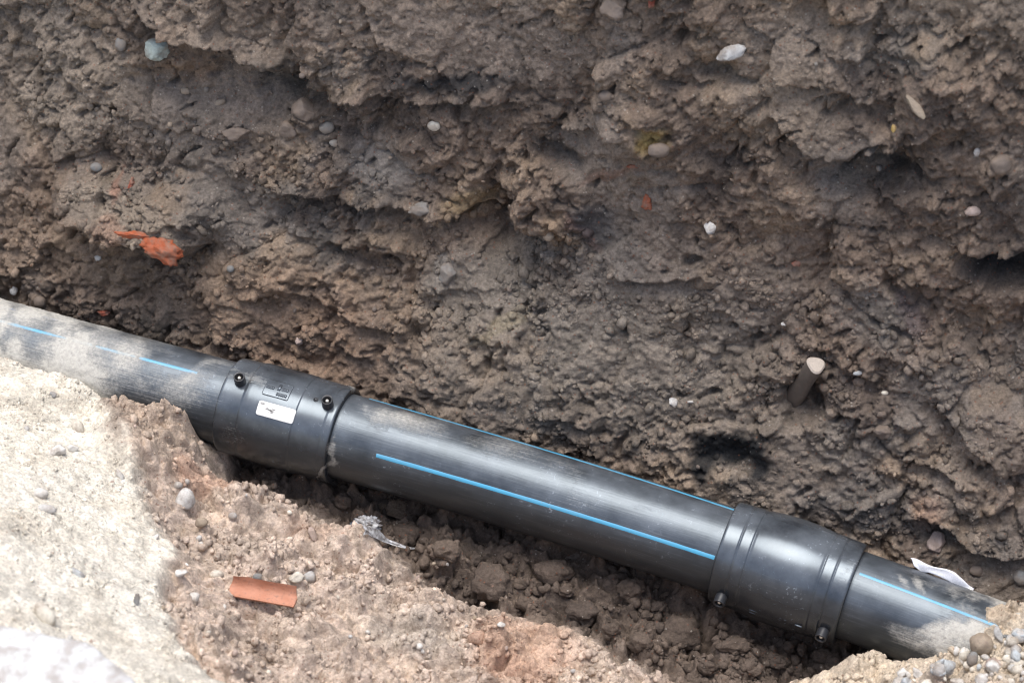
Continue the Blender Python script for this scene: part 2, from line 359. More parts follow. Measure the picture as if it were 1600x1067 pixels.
if NW[len(NW) // 2] @ (CAM - G[len(NW) // 2]) < 0: NW = -NW
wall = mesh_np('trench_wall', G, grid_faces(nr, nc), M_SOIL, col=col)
tag(wall, 'steep brown clay side of the trench with ledges and hollows', 'soil', kind='structure')
wall_pts, wall_n, wall_col, wall_near = G, NW, col, near & (t > .06) & (np.abs(s) < .8)

# ------------------------------------------------------------------ pipe axis
AX = np.array([at_z(x, y, 0.0) for x, y in [(0, 534), (160, 577), (330, 624), (600, 697), (1000, 820), (1340, 930), (1500, 992)]])
pc = np.polyfit(AX[:, 0], AX[:, 1], 3)
def axis_y(x):
    xc = np.clip(x, -.72, .60); return np.polyval(pc, xc) + np.polyval(np.polyder(pc), xc) * (x - xc)
_xs = np.linspace(-14, 14, 28001); _pts = np.stack([_xs, axis_y(_xs), 0 * _xs], 1)
_L = np.r_[0, np.cumsum(np.linalg.norm(np.diff(_pts, axis=0), axis=1))]; _L -= np.interp(0, _xs, _L)
def ax_pos(l): return np.stack([np.interp(l, _L, _pts[:, k]) for k in range(3)], -1)
def ax_frame(l):
    P = ax_pos(l); A = ax_pos(l + .002) - ax_pos(l - .002); A /= np.linalg.norm(A, axis=-1)[..., None]
    E0 = np.cross(A, Z); E0 /= np.linalg.norm(E0, axis=-1)[..., None]       # horizontal, towards the near bank
    E1 = np.cross(A, E0); E1 *= np.sign(E1[..., 2:3])                        # up
    return P, A, E0, E1
def on_pipe(l, phi, r):      # phi: angle from the horizontal near side, positive up
    P, A, E0, E1 = ax_frame(np.asarray(l, float)); phi = np.asarray(phi, float)[..., None]; r = np.asarray(r, float)[..., None]
    return P + r * (np.cos(phi) * E0 + np.sin(phi) * E1)
PR = .055

# ------------------------------------------------------------------ near side: trench floor and spoil bank, one height field cut in two
CREST = [(-200, 500, .02), (0, 548, .02), (100, 578, .02), (152, 606, .02), (172, 636, .0), (240, 645, -.005), (300, 662, -.02), (338, 702, -.035), (352, 738, -.045), (420, 772, -.05), (500, 806, -.05),
         (600, 864, -.05), (690, 932, -.05), (760, 945, -.045), (850, 968, -.045), (930, 1000, -.045), (1000, 1034, -.045), (1060, 1075, -.045), (1180, 1085, -.045), (1262, 1062, -.04), (1330, 1036, -.02),
         (1400, 1018, .0), (1470, 1010, .015), (1512, 984, .035), (1545, 950, .055), (1600, 925, .06), (1700, 930, .06)]
CTRL = [(100, 700, .09), (0, 700, .13), (0, 620, .06), (200, 800, .10), (0, 900, .30), (200, 950, .20), (100, 1000, .30), (0, 1067, .42), (220, 1067, .33), (400, 900, .05), (300, 760, .02), (500, 1000, .07),
        (700, 1040, .02), (400, 1067, .18), (600, 1067, .08), (800, 1060, .0), (560, 900, .0), (1400, 1067, .05), (1500, 1040, .07), (1600, 1000, .08), (1600, 1067, .12), (1550, 985, .065), (240, 690, .02), (1000, 1067, -.02)]
wp = [at_z(*q) for q in CREST + CTRL]
sv = [(p @ U, p @ W, p[2]) for p in wp]
sv += [(-1.2, -.3, .35), (-.6, -.8, .58), (0, -.75, .50), (.4, -.7, .45), (.8, -.6, .42), (1.2, -.3, .25), (-1.2, -1.2, .62), (1.2, -1.2, .6), (0, -1.2, .6), (-1.3, 0, .05), (1.2, 0.0, .08), (.1, -.45, .2), (.45, -.4, .16), (.3, -.36, .07)]
sv = np.array(sv)
def tps_fit(P, v, lam=1e-4):
    n = len(P); r = np.linalg.norm(P[:, None] - P[None], axis=2); K = np.where(r > 0, r * r * np.log(r + 1e-12), 0) + lam * np.eye(n)
    A = np.zeros((n + 3, n + 3)); A[:n, :n] = K; A[:n, n:] = np.c_[np.ones(n), P]; A[n:, :n] = A[:n, n:].T
    return np.linalg.solve(A, np.r_[v, 0, 0, 0])
wt = tps_fit(sv[:, :2], sv[:, 2])
def tps(S, V):
    o = wt[-3] + wt[-2] * S + wt[-1] * V
    for (a, b, _), w in zip(sv, wt):
        r2 = (S - a) ** 2 + (V - b) ** 2; o = o + w * .5 * r2 * np.log(r2 + 1e-12)
    return o
S_n = spaced(-.78, .72, .0022, -14, 14); V_n = spaced(-.74, .125, .0024, -30, .125)
SS, VV = np.meshgrid(S_n, V_n); s = SS.ravel(); v = VV.ravel(); p3 = np.stack([s, v, np.zeros_like(s)], 1).astype(np.float32)
far = np.maximum(sst(.9, 1.6, np.abs(s)), sst(-.95, -1.4, v) if False else 1 - sst(-1.5, -.95, v))
zb = tps(np.clip(s, -1.3, 1.3), np.clip(v, -1.4, .2)); zfar = .62 * (1 - sst(-.75, -.2, v)) + .02 * sst(-.75, -.2, v)
zb = zb * (1 - far) + zfar * far
cs = sv[:len(CREST)]; 
vc = np.interp(s, cs[:, 0], cs[:, 1]) + .012 * fbm(p3 * [1, 0, 0], .06, 3, 81) + .004 * fbm(p3, .015, 2, 82)
vc = np.where(s > .62, vc + .5 * sst(.62, .70, s) * .1, vc)
ins = sst(.028, -.002, v - vc) if False else 1 - sst(-.004, .030, v - vc)
zf = -.078 + .012 * fbm(p3, .14, 2, 83)
bx = s[:, None] * U + v[:, None] * W + zb[:, None] * Z
qx, qy, _ = project(bx)
w1 = fbm(p3, .09, 3, 84); w2 = fbm(p3, .09, 3, 85); w3 = fbm(p3, .02, 3, 86)
kx, ky = qx + 16 * w1 + 6 * w3, qy + 16 * w2 + 6 * w3
# pale compacted shelf on the left with a broken edge
EDGE = np.array([(540, 120), (600, 160), (640, 172), (690, 190), (745, 222), (800, 238), (870, 268), (950, 248), (1008, 285), (1067, 345), (1200, 430)])
ed = np.interp(ky, EDGE[:, 0], EDGE[:, 1]) - kx
shelf = sst(-14, 14, ed + 12 * w3)
zb2 = zb + .022 * shelf - .006
for amp, b in [(.046, (245, 692, 80, 58, 25, .4)), (.016, (420, 800, 60, 30, 20, .5)), (.020, (810, 1010, 70, 40, 20, .5)), (-.014, (620, 880, 60, 16, 28, .5)), (.016, (560, 850, 60, 30, 28, .5)),
               (-.014, (440, 940, 90, 40, 5, .5)), (-.010, (290, 820, 25, 18, 0, .5)), (.018, (1320, 1055, 60, 28, -10, .5)), (.018, (1560, 955, 45, 30, 0, .5)), (.012, (690, 950, 70, 22, 10, .5))]:
    zb2 = zb2 + amp * f_blob(kx, ky, *b)
X, Y = s + .010 * w1 + .004 * w3, v + .010 * w2 + .004 * w3
rgh = 1 - .93 * shelf
h1, r1 = facets(X, Y, .08, 21); h2, r2 = facets(X, Y, .034, 22); h3, r3 = facets(X, Y, .015, 23)
pw = p3 + np.stack([w3 * .004, w3 * .004, w3 * 0], 1).astype(np.float32)
bl = billow(pw, .034, 5, 96, .6); bl2 = billow(pw, .10, 3, 97, .5)
zb2 += rgh * (.010 * h1 + .0065 * h2 * sst(-.4, .3, w2) + .0035 * h3 + .013 * bl * (.5 + .5 * sst(-.3, .4, w1)) + 0.024 * bl2) + .005 * fbm(p3, .045, 4, 87, .55) * (1 - .45 * shelf) + .0024 * fbm(p3, .009, 2, 88, .8) + .0007 * bl * shelf
zb2 -= .010 * sst(1.40, 1.75, ridged(p3, .09, 3, 89)) * (1 - .8 * shelf)
zf2 = zf + .020 * h1 * sst(-.6, .3, w1) + .010 * h2 + .004 * h3 + .012 * bl + .014 * bl2 + .006 * fbm(p3, .05, 4, 90, .55)
zz = zf2 * (1 - ins) + zb2 * ins
# keep the soil out of the pipe: it beds on the floor, and loose sand drifts against it
xw = (s[:, None] * U + v[:, None] * W)
dpi = np.abs((xw[:, 1] - axis_y(xw[:, 0])) * math.cos(ANG)); inside = (dpi < PR + .001)
under = -np.sqrt(np.clip(PR ** 2 - dpi ** 2, 0, None)) - .002
buried = sst(.545, .60, s)
zz = np.where(inside & (buried < .5), np.minimum(zz, under), zz)
GN = s[:, None] * U + v[:, None] * W + zz[:, None] * Z
# slight sideways push so that clods bulge and undercut
GN[:, :2] += (np.stack([fbm(p3, .03, 2, 91), fbm(p3, .03, 2, 92)], 1) * .004) * (np.abs(s) < 1)[:, None]
SAND = np.array([.63, .585, .50]); CRU = np.array([.49, .395, .325]); FLO = np.array([.115, .088, .070])
n1 = fbm(p3, .2, 3, 93); n2 = fbm(p3, .07, 4, 94); n3 = fbm(p3, .025, 3, 95)
cb = np.tile(CRU, (len(s), 1)); cb = mixv(cb, .6 * sst(0, .6, n2), (.42, .345, .28)); cb = mixv(cb, .5 * sst(.05, .6, -n2 + .4 * n3), (.51, .405, .315))
cb = mixv(cb, .5 * sst(.2, .6, n3), (.37, .295, .23))
sh = np.tile(SAND, (len(s), 1)); sh = mixv(sh, .6 * sst(0, .6, n2 + .3 * n3), (.68, .64, .56)); sh = mixv(sh, .5 * sst(.1, .6, -n2), (.52, .46, .375))
cb = cb * (1 - shelf[:, None]) + sh * shelf[:, None]
for b, cc, k in [((250, 680, 80, 60, 20, .4), (.38, .30, .235), .8), ((185, 680, 14, 44, -12, .5), (.22, .17, .135), .6), ((320, 752, 45, 18, 10, .5), (.44, .28, .20), .7), ((480, 830, 40, 18, 10, .5), (.40, .27, .20), .5),
                 ((820, 1005, 80, 55, 15, .5), (.46, .31, .225), .8), ((800, 1050, 60, 25, 10, .5), (.36, .225, .16), .6), ((640, 985, 70, 40, 10, .5), (.38, .335, .285), .7), ((420, 990, 120, 40, 10, .5), (.37, .30, .245), .5),
                 ((1350, 1050, 120, 40, -10, .5), (.52, .44, .34), .9), ((1560, 1000, 120, 90, -10, .5), (.54, .46, .36), .95), ((1560, 950, 40, 24, 0, .5), (.46, .36, .26), .7), ((1100, 1067, 90, 30, 0, .5), (.24, .18, .14), .6)]:
    cb = mixv(cb, k * f_blob(kx, ky, *b), cc)
cf = np.tile(FLO, (len(s), 1)); cf = mixv(cf, .6 * sst(0, .6, n2), (.145, .11, .086)); cf = mixv(cf, .6 * sst(.1, .6, -n2), (.085, .067, .056))
cn = cf * (1 - ins[:, None]) + cb * ins[:, None]
cn = cn * (1 + .10 * r3[:, None] + .10 * r2[:, None])
nr, nc = len(V_n), len(S_n)
FN = grid_faces(nr, nc); NN = grid_normals(GN.reshape(nr, nc, 3)).reshape(-1, 3); NN *= np.sign(NN[:, 2:3])
onb = ins[FN].mean(1) > .5
def sub_mesh(name, sel):
    Fs = FN[sel]; ids, inv = np.unique(Fs, return_inverse=True)
    return mesh_np(name, GN[ids], inv.reshape(-1, 4), M_SOIL, col=cn[ids])
tag(sub_mesh('trench_floor', ~onb), 'damp cloddy trench floor under the black pipe', 'soil', kind='structure')
tag(sub_mesh('spoil_bank', onb), 'pale sandy crumbly bank on the near side of the trench', 'soil', kind='structure')
bank_ins, bank_shelf = ins, shelf
near_n = (np.abs(s) < .78) & (v > -.74)

# surface lookup: nearest terrain vertex seen through a pixel
ALLP = np.r_[wall_pts[wall_near], GN[near_n]]; ALLN = np.r_[wall_n[wall_near], NN[near_n]]; ALLC = np.r_[wall_col[wall_near], cn[near_n]]
ax_, ay_, ad_ = project(ALLP)
ix, iy = np.round(ax_).astype(int), np.round(ay_).astype(int)
okp = (ix >= -60) & (ix < 1660) & (iy >= -60) & (iy < 1127)
_ids = np.nonzero(okp)[0]; _ids = _ids[np.argsort(-ad_[_ids])]
ZB = np.full((1187, 1720), -1, np.int64); ZB[iy[_ids] + 60, ix[_ids] + 60] = _ids
def hit(px, py, rad=4):
    x, y = int(round(px)) + 60, int(round(py)) + 60
    w = ZB[max(y - rad, 0):y + rad + 1, max(x - rad, 0):x + rad + 1].ravel(); w = w[w >= 0]
    if not len(w): return hit(px, py, rad + 6)
    i = w[np.argmin(ad_[w])]
    m = (np.abs(ax_[w] - px) < rad) ; 
    n = ALLN[w].mean(0); n /= np.linalg.norm(n)
    return ALLP[i], n, ad_[i], ALLC[i]

# ------------------------------------------------------------------ crumbs: thousands of loose grains, nobody could count them
def ico(sub):
    import bmesh
    bm = bmesh.new(); bmesh.ops.create_icosphere(bm, subdivisions=sub, radius=1.0)
    V = np.array([x.co[:] for x in bm.verts]); Fc = np.array([[q.index for q in f.verts] for f in bm.faces]); bm.free(); return V, Fc
ICO = {k: ico(k) for k in (1, 2, 3, 4, 5)}
def rand_rot(n):
    q = rng.normal(size=(n, 4)); q /= np.linalg.norm(q, axis=1)[:, None]; a, b, c, d = q.T
    return np.stack([1 - 2 * (c * c + d * d), 2 * (b * c - a * d), 2 * (b * d + a * c), 2 * (b * c + a * d), 1 - 2 * (b * b + d * d), 2 * (c * d - a * b), 2 * (b * d - a * c), 2 * (c * d + a * b), 1 - 2 * (b * b + c * c)], 1).reshape(n, 3, 3)
def crumbs(name, P, Nn, Cc, n, lo, hi, sub, power=3.0, label=None):
    power = 3.6; msk = np.clip(.3 + fbm(P.astype(np.float32), .08, 3, 300), 0.03, 1); msk /= msk.sum()
    idx = rng.choice(len(P), n, p=msk); sz = lo + (hi - lo) * rng.random(n) ** power
    V0, F0 = ICO[sub]; var = []
    for k in range(8):
        q = V0 * (1 + .45 * fbm(V0 * 1.0 + k * 5, .9, 2, 100 + k))[:, None]; lr = np.random.default_rng(k)
        for _ in range(5):
            dd = lr.normal(size=3); dd /= np.linalg.norm(dd); q = q - np.clip(q @ dd - lr.uniform(.4, .75), 0, None)[:, None] * dd
        var.append(q)
    kk = rng.integers(0, 8, n); base = np.stack(var)[kk] * (sz[:, None] * rng.uniform(.65, 1.15, (n, 3)))[:, None, :]
    Vv = np.einsum('nij,nvj->nvi', rand_rot(n), base) + (P[idx] + Nn[idx] * (sz * .05)[:, None])[:, None, :]
    Fc = (F0[None] + (np.arange(n) * len(V0))[:, None, None]).reshape(-1, 3)
    cc = np.repeat(Cc[idx] * rng.uniform(.8, 1.22, (n, 1)), len(V0), axis=0)
    return tag(mesh_np(name, Vv.reshape(-1, 3), Fc, M_SOIL, col=cc), label, 'soil', kind='stuff')
mw = wall_near & (wall_pts[:, 2] < .75)
lowm = mw & (wall_pts[:, 2] < .24)
crumbs('soil_crumbs', wall_pts[mw], wall_n[mw], wall_col[mw], 6500, .0012, .0048, 1, 3, 'small brown soil crumbs sticking to the trench side')
crumbs('loose_soil', wall_pts[lowm], wall_n[lowm], wall_col[lowm], 3500, .002, .010, 1, 3, 'loose brown crumbs lying on the slope behind the pipe')
mb = near_n & (bank_ins > .9) & (bank_shelf < .4); ms = near_n & (bank_ins > .9) & (bank_shelf >= .4); mf = near_n & (bank_ins < .1) & ~inside
crumbs('bank_crumbs', GN[mb], NN[mb], cn[mb], 9500, .0015, .0085, 1, 3, 'loose pale brown crumbs covering the near bank')
crumbs('sand_grains', GN[ms], NN[ms], cn[ms], 6500, .0009, .0045, 1, 3, 'coarse pale sand grains on the compacted bank')
crumbs('floor_crumbs', GN[mf], NN[mf], cn[mf], 2500, .002, .012, 1, 3, 'damp dark crumbs strewn along the trench floor')

# ------------------------------------------------------------------ pipeline
def pipe_material(name, base=(.010, .0118, .0148), rough=.33, dustc=(.45, .43, .385), streak=1.0):
    m, nt, b = new_mat(name)
    at = N(nt, 'ShaderNodeAttribute', attribute_name='dust'); pcn = N(nt, 'ShaderNodeAttribute', attribute_name='pc')
    pcv = pcn.outputs['Vector']; pos = N(nt, 'ShaderNodeNewGeometry').outputs['Position']
    mp = N(nt, 'ShaderNodeMapping'); mp.inputs['Scale'].default_value = (14, 420, 1); nt.links.new(pcv, mp.inputs[0])
    st = N(nt, 'ShaderNodeTexNoise', Scale=1.0, Detail=5.0, Roughness=0.7); nt.links.new(mp.outputs[0], st.inputs['Vector'])
    mp2 = N(nt, 'ShaderNodeMapping'); mp2.inputs['Scale'].default_value = (60, 300, 1); mp2.inputs['Rotation'].default_value = (0, 0, .2); nt.links.new(pcv, mp2.inputs[0])
    s2 = N(nt, 'ShaderNodeTexNoise', Scale=1.0, Detail=6.0, Roughness=0.7); nt.links.new(mp2.outputs[0], s2.inputs['Vector'])
    big = N(nt, 'ShaderNodeTexNoise', Scale=17.0, Detail=6.0, Roughness=0.6); nt.links.new(pos, big.inputs['Vector'])
    fine = N(nt, 'ShaderNodeTexNoise', Scale=240.0, Detail=5.0, Roughness=0.7); nt.links.new(pos, fine.inputs['Vector'])
    # film of dry dust with blue sky sheen painted in + scraped streaks
    b.inputs['Specular IOR Level'].default_value = .78; b.inputs['Specular Tint'].default_value = (.78, .90, 1.0, 1)  # blue specular tint imitates a bluer sky in the reflections
    sn = N(nt, 'ShaderNodeSeparateXYZ'); gn = N(nt, 'ShaderNodeNewGeometry'); nt.links.new(gn.outputs['Normal'], sn.inputs[0])
    upface = ramp(nt, sn.outputs[2], .35, .95, .05, 1)       # dust and painted sky sheen kept to what faces up
    film = math_n(nt, 'MULTIPLY', ramp(nt, big.outputs['Fac'], .32, .66, .05, .38), upface)
    scr = math_n(nt, 'MULTIPLY', ramp(nt, st.outputs['Fac'], .52, .76, 0, .22 * streak), ramp(nt, big.outputs['Fac'], .35, .65, .3, 1))
    scr2 = math_n(nt, 'MULTIPLY', ramp(nt, s2.outputs['Fac'], .58, .75, 0, .10 * streak), ramp(nt, big.outputs['Fac'], .65, .4, .2, 1))
    scf = N(nt, 'ShaderNodeTexNoise', Scale=130.0, Detail=3.0, Roughness=.6, Distortion=1.5); nt.links.new(pos, scf.inputs['Vector'])
    scuff = math_n(nt, 'MULTIPLY', ramp(nt, scf.outputs['Fac'], .63, .72, 0, .5), ramp(nt, big.outputs['Fac'], .45, .6, 0, 1))
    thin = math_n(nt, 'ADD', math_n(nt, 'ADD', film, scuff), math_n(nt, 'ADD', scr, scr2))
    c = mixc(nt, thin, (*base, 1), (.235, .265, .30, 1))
    dk = math_n(nt, 'ADD', at.outputs['Fac'], math_n(nt, 'MULTIPLY', math_n(nt, 'SUBTRACT', fine.outputs['Fac'], .5), .7))
    dk = math_n(nt, 'ADD', dk, math_n(nt, 'MULTIPLY', math_n(nt, 'SUBTRACT', st.outputs['Fac'], .5), .9))
    dm = math_n(nt, 'MULTIPLY', ramp(nt, dk, .18, .80, 0, .95), ramp(nt, at.outputs['Fac'], .1, .8, .35, 1))
    dm = math_n(nt, 'MULTIPLY', dm, ramp(nt, at.outputs['Fac'], .03, .25, 0, 1))
    vm = N(nt, 'ShaderNodeVectorMath', operation='SCALE'); vm.inputs[0].default_value = dustc; nt.links.new(ramp(nt, fine.outputs['Fac'], .25, .75, .72, 1.2), vm.inputs['Scale'])
    c = mixc(nt, dm, c, vm.outputs[0])
    nt.links.new(c, b.inputs['Base Color'])
    r = math_n(nt, 'ADD', math_n(nt, 'MULTIPLY', dm, .5), math_n(nt, 'ADD', rough - .06, math_n(nt, 'MULTIPLY', math_n(nt, 'SUBTRACT', st.outputs['Fac'], .25), .30 * min(1, streak * 1.2))), True)
    nt.links.new(r, b.inputs['Roughness'])
    hh = math_n(nt, 'ADD', math_n(nt, 'MULTIPLY', math_n(nt, 'MULTIPLY', dm, fine.outputs['Fac']), .0016), math_n(nt, 'MULTIPLY', st.outputs['Fac'], .00022 * streak))
    bp = N(nt, 'ShaderNodeBump', Strength=.8, Distance=1.0); nt.links.new(hh, bp.inputs['Height']); nt.links.new(bp.outputs[0], b.inputs['Normal'])
    return m
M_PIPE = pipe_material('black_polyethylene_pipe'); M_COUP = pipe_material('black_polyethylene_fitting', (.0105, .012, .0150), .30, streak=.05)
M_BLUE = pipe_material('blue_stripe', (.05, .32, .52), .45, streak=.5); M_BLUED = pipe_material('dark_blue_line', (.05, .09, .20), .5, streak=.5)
def simple(name, c, rough=.5, metal=0.0):
    m, nt, b = new_mat(name); b.inputs['Roughness'].default_value = rough; b.inputs['Metallic'].default_value = metal
    n = N(nt, 'ShaderNodeTexNoise', Scale=500.0, Detail=3.0); g = N(nt, 'ShaderNodeNewGeometry'); nt.links.new(g.outputs['Position'], n.inputs['Vector'])
    vm = N(nt, 'ShaderNodeVectorMath', operation='SCALE'); vm.inputs[0].default_value = c; nt.links.new(ramp(nt, n.outputs['Fac'], .25, .75, .85, 1.12), vm.inputs['Scale']); nt.links.new(vm.outputs[0], b.inputs['Base Color'])
    return m
M_PIN = simple('tinned_pin', (.85, .80, .70), .35, .6); M_HOLE = simple('black_socket', (.008, .008, .008), .6); M_SHROUD = simple('terminal_shroud', (.022, .023, .026), .33)

PIPE = bpy.data.objects.new('water_pipe', None); COL.objects.link(PIPE)
PIPE.location = at_z(800, 758, 0) - Z * PR
tag(PIPE, 'long black plastic water pipe with blue stripes and two couplers lying in the trench', 'pipe')
PORG = np.array(PIPE.location)
def child(o, parent=PIPE):
    o.parent = parent
    if parent is PIPE: o.matrix_parent_inverse = Matrix.Translation(-Vector(PORG))
    return o

def dust_at(P, Nn):
    x, y, _ = project(P); q = P.astype(np.float32); n1 = fbm(q, .07, 4, 201); n2 = fbm(q, .02, 3, 202)
    up = np.clip(Nn[:, 2], 0, 1); x = x + 26 * n1 + 8 * n2; y = y + 14 * n1
    dd = (.70 + .20 * n1 + .2 * n2) * (1 - sst(90, 260, x)) + .34 * (1 - sst(170, 400, x)) * (.6 + .9 * n1)
    dd = dd + .9 * sst(1470, 1580, x + .6 * (y - 960) + 20 * n2)
    dd = dd + .22 * sst(1380, 1480, x) * (.5 + n1)
    for b, k in [((640, 662, 40, 14, 15, .8), .30), ((600, 655, 14, 20, 0, .8), .25), ((760, 692, 130, 16, 16, .9), .24), ((300, 590, 30, 14, 0, .8), .25), ((345, 570, 20, 8, 0, .8), .32), ((420, 604, 20, 6, 12, .8), .24),
                 ((515, 720, 6, 40, 15, .5), .5), ((1438, 916, 8, 9, 0, .5), .45), ((1412, 908, 8, 8, 0, .5), .45), ((1470, 985, 36, 14, 10, .5), .4), ((1440, 1000, 60, 16, 20, .6), .35), ((560, 606, 12, 10, 0, .5), .5), ((500, 580, 70, 6, 14, .8), .24), ((250, 600, 90, 22, 15, .8), .26), ((380, 690, 40, 30, 0, .8), .12)]:
        dd = dd + k * f_blob(x, y, *b)
    dd = dd + .16 * up * (.3 + n1) + .06 * n1
    return np.clip(dd * (.35 + .65 * sst(-.75, -.1, Nn[:, 2])), 0, 1)

def sweep(name, prof, l0, mat, parent=PIPE, nseg=160, use_dust=True, rough_disp=True):
    """prof: (axial offset, radius) pairs swept round the pipe axis"""
    prof = np.asarray(prof, float); l = l0 + prof[:, 0]; th = np.linspace(0, 2 * math.pi, nseg, endpoint=False)
    P, A, E0, E1 = ax_frame(l); dirs = np.cos(th)[None, :, None] * E0[:, None] + np.sin(th)[None, :, None] * E1[:, None]
    V = P[:, None] + dirs * prof[:, 1][:, None, None]
    flat = V.reshape(-1, 3); nn = dirs.reshape(-1, 3); du = dust_at(flat, nn)
    if rough_disp: flat = flat + nn * (np.clip(du - .45, 0, 1) * (.0012 + .0022 * np.clip(fbm(flat.astype(np.float32), .012, 3, 205), -.5, 1)))[:, None]
    pcv = np.stack([np.repeat(l, nseg), np.tile(th * PR, len(l)), np.zeros(len(flat))], 1)
    o = mesh_np(name, flat, grid_faces(len(l), nseg, True), mat, attrs={'dust': du, 'pc': pcv})
    return child(o, parent)
def l_at_px(x):
    ls = np.linspace(-1, 1, 4001); q, _, _ = project(ax_pos(ls)); return float(np.interp(x, q, ls))
C1 = (l_at_px(362) + l_at_px(537)) / 2; C2 = (l_at_px(1131) + l_at_px(1331)) / 2
def pipe_section(a, b, fine):
    xs = np.concatenate([np.arange(fine[0], fine[1], .003)])
    pre = [a] if a < fine[0] - .01 else []; post = [b] if b > fine[1] + .01 else []
    ll = np.concatenate([np.linspace(a, fine[0], 60)[:-1] if pre else [], xs, np.linspace(fine[1], b, 60) if post else []])
    return np.stack([ll, np.full(len(ll), PR)], 1)
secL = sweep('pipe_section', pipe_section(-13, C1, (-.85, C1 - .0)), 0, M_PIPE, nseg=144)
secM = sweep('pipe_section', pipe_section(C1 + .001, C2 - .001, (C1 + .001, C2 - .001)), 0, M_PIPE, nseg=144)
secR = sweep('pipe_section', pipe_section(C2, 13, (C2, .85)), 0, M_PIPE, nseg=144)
secL['label'] = 'dust-covered pipe length running into the sandy bank'; secR['label'] = 'short scraped pipe length buried in the gravel'

def densify(p, step=.0016):
    out = [p[0]]
    for a, b in zip(p[:-1], p[1:]):
        n = max(1, int(abs(b[0] - a[0]) / step))
        for k in range(1, n + 1): out.append((a[0] + (b[0] - a[0]) * k / n, a[1] + (b[1] - a[1]) * k / n))
    return out
prof1 = [(-.078, .0552), (-.078, .0608), (-.0772, .0618), (-.0755, .0625), (-.046, .0634), (-.0455, .0640), (-.040, .0645), (.0, .0648), (.026, .0645), (.0268, .0641), (.0275, .0636), (.034, .0634), (.066, .0630), (.0668, .0634), (.0745, .0634), (.0765, .0630), (.0780, .0618), (.0782, .0552)]
bar = [(x, .0650 + .0030 * (1 - (x / .0425) ** 2)) for x in np.linspace(-.0425, .0425, 24)]
prof2 = [(-.0815, .0552), (-.0815, .0618), (-.0807, .0630), (-.0790, .0638), (-.0605, .0643), (-.0600, .0637), (-.0592, .0637), (-.0585, .0646), (-.0455, .0650), (-.0450, .0643), (-.0440, .0643)] + bar + [(.0440, .0643), (.0450, .0643), (.0455, .0650), (.0585, .0646), (.0592, .0637), (.0600, .0637), (.0605, .0643), (.0790, .0638), (.0807, .0630), (.0815, .0618), (.0815, .0552)]
coup1 = sweep('coupler', densify(prof1), C1, M_COUP, nseg=144); coup2 = sweep('coupler', densify(prof2), C2, M_COUP, nseg=144)
coup1['label'] = 'coupler with white sticker and upward terminals'; coup2['label'] = 'ribbed coupler with terminals near its underside'

def fit_on(cl, x, y, r, lim=.085):
    """axial position and angle on a coupler that a photo pixel points at"""
    a, p = np.meshgrid(np.linspace(-lim, lim, 240), np.linspace(-1.2, 2.4, 500))
    q = on_pipe(cl + a.ravel(), p.ravel(), np.full(a.size, r)); qx, qy, dep = project(q)
    e = (qx - x) ** 2 + (qy - y) ** 2 + 1e7 * np.clip(dep - dep.min() - .07, 0, None) ** 2
    k = np.argmin(e); return cl + a.ravel()[k], p.ravel()[k]
def patch(name, parent, l0, l1, ph0, ph1, r, thick, mat, n=(24, 12), corner=0.0, dust=0.0, attrs=None):
    """a thin rounded plate wrapped on the pipe surface, with an edge"""
    u = np.linspace(0, 1, n[0]); w = np.linspace(0, 1, n[1]); UU, WW = np.meshgrid(u, w)
    L = l0 + (l1 - l0) * UU; PH = ph0 + (ph1 - ph0) * WW
    if corner > 0:
        hw = abs(l1 - l0) / 2; hh = abs(ph1 - ph0) * r / 2
        xx = (UU - .5) * 2 * hw; yy = (WW - .5) * 2 * hh
        ex = np.clip(np.abs(xx) - (hw - corner), 0, None); ey = np.clip(np.abs(yy) - (hh - corner), 0, None); rr = np.hypot(ex, ey)
        k = np.where(rr > corner, corner / np.maximum(rr, 1e-9), 1.0)
        xx = np.where(rr > corner, np.sign(xx) * (np.minimum(np.abs(xx), hw - corner) + ex * k), xx); yy = np.where(rr > corner, np.sign(yy) * (np.minimum(np.abs(yy), hh - corner) + ey * k), yy)
        L = (l0 + l1) / 2 + xx * np.sign(l1 - l0); PH = (ph0 + ph1) / 2 + yy / r * np.sign(ph1 - ph0)
    top = on_pipe(L, PH, np.full(L.shape, r + thick)); bot = on_pipe(L, PH, np.full(L.shape, r - .0004))
    nr, nc = n[1], n[0]; V = np.r_[top.reshape(-1, 3), bot.reshape(-1, 3)]; Fc = grid_faces(nr, nc)
    per = list(range(nc)) + [i * nc + nc - 1 for i in range(1, nr)] + [(nr - 1) * nc + j for j in range(nc - 2, -1, -1)] + [i * nc for i in range(nr - 2, 0, -1)]
    per = np.array(per); nx = np.roll(per, -1); off = nr * nc
    Fc = np.r_[Fc, np.stack([per, per + off, nx + off, nx], 1)]
    dd = np.full(len(V), dust) if np.isscalar(dust) else dust
    pcv = np.stack([np.r_[L.ravel(), L.ravel()], np.r_[PH.ravel(), PH.ravel()] * PR, np.zeros(len(V))], 1)
    uv = np.stack([np.r_[UU.ravel(), UU.ravel()], np.r_[WW.ravel(), WW.ravel()], np.zeros(len(V))], 1)
    if dust == -1: dd = dust_at(V, V * 0 + Z)
    o = mesh_np(name, V, Fc, mat, attrs={'dust': dd, 'pc': pcv, 'uvp': uv}, smooth=True)
    return child(o, parent)
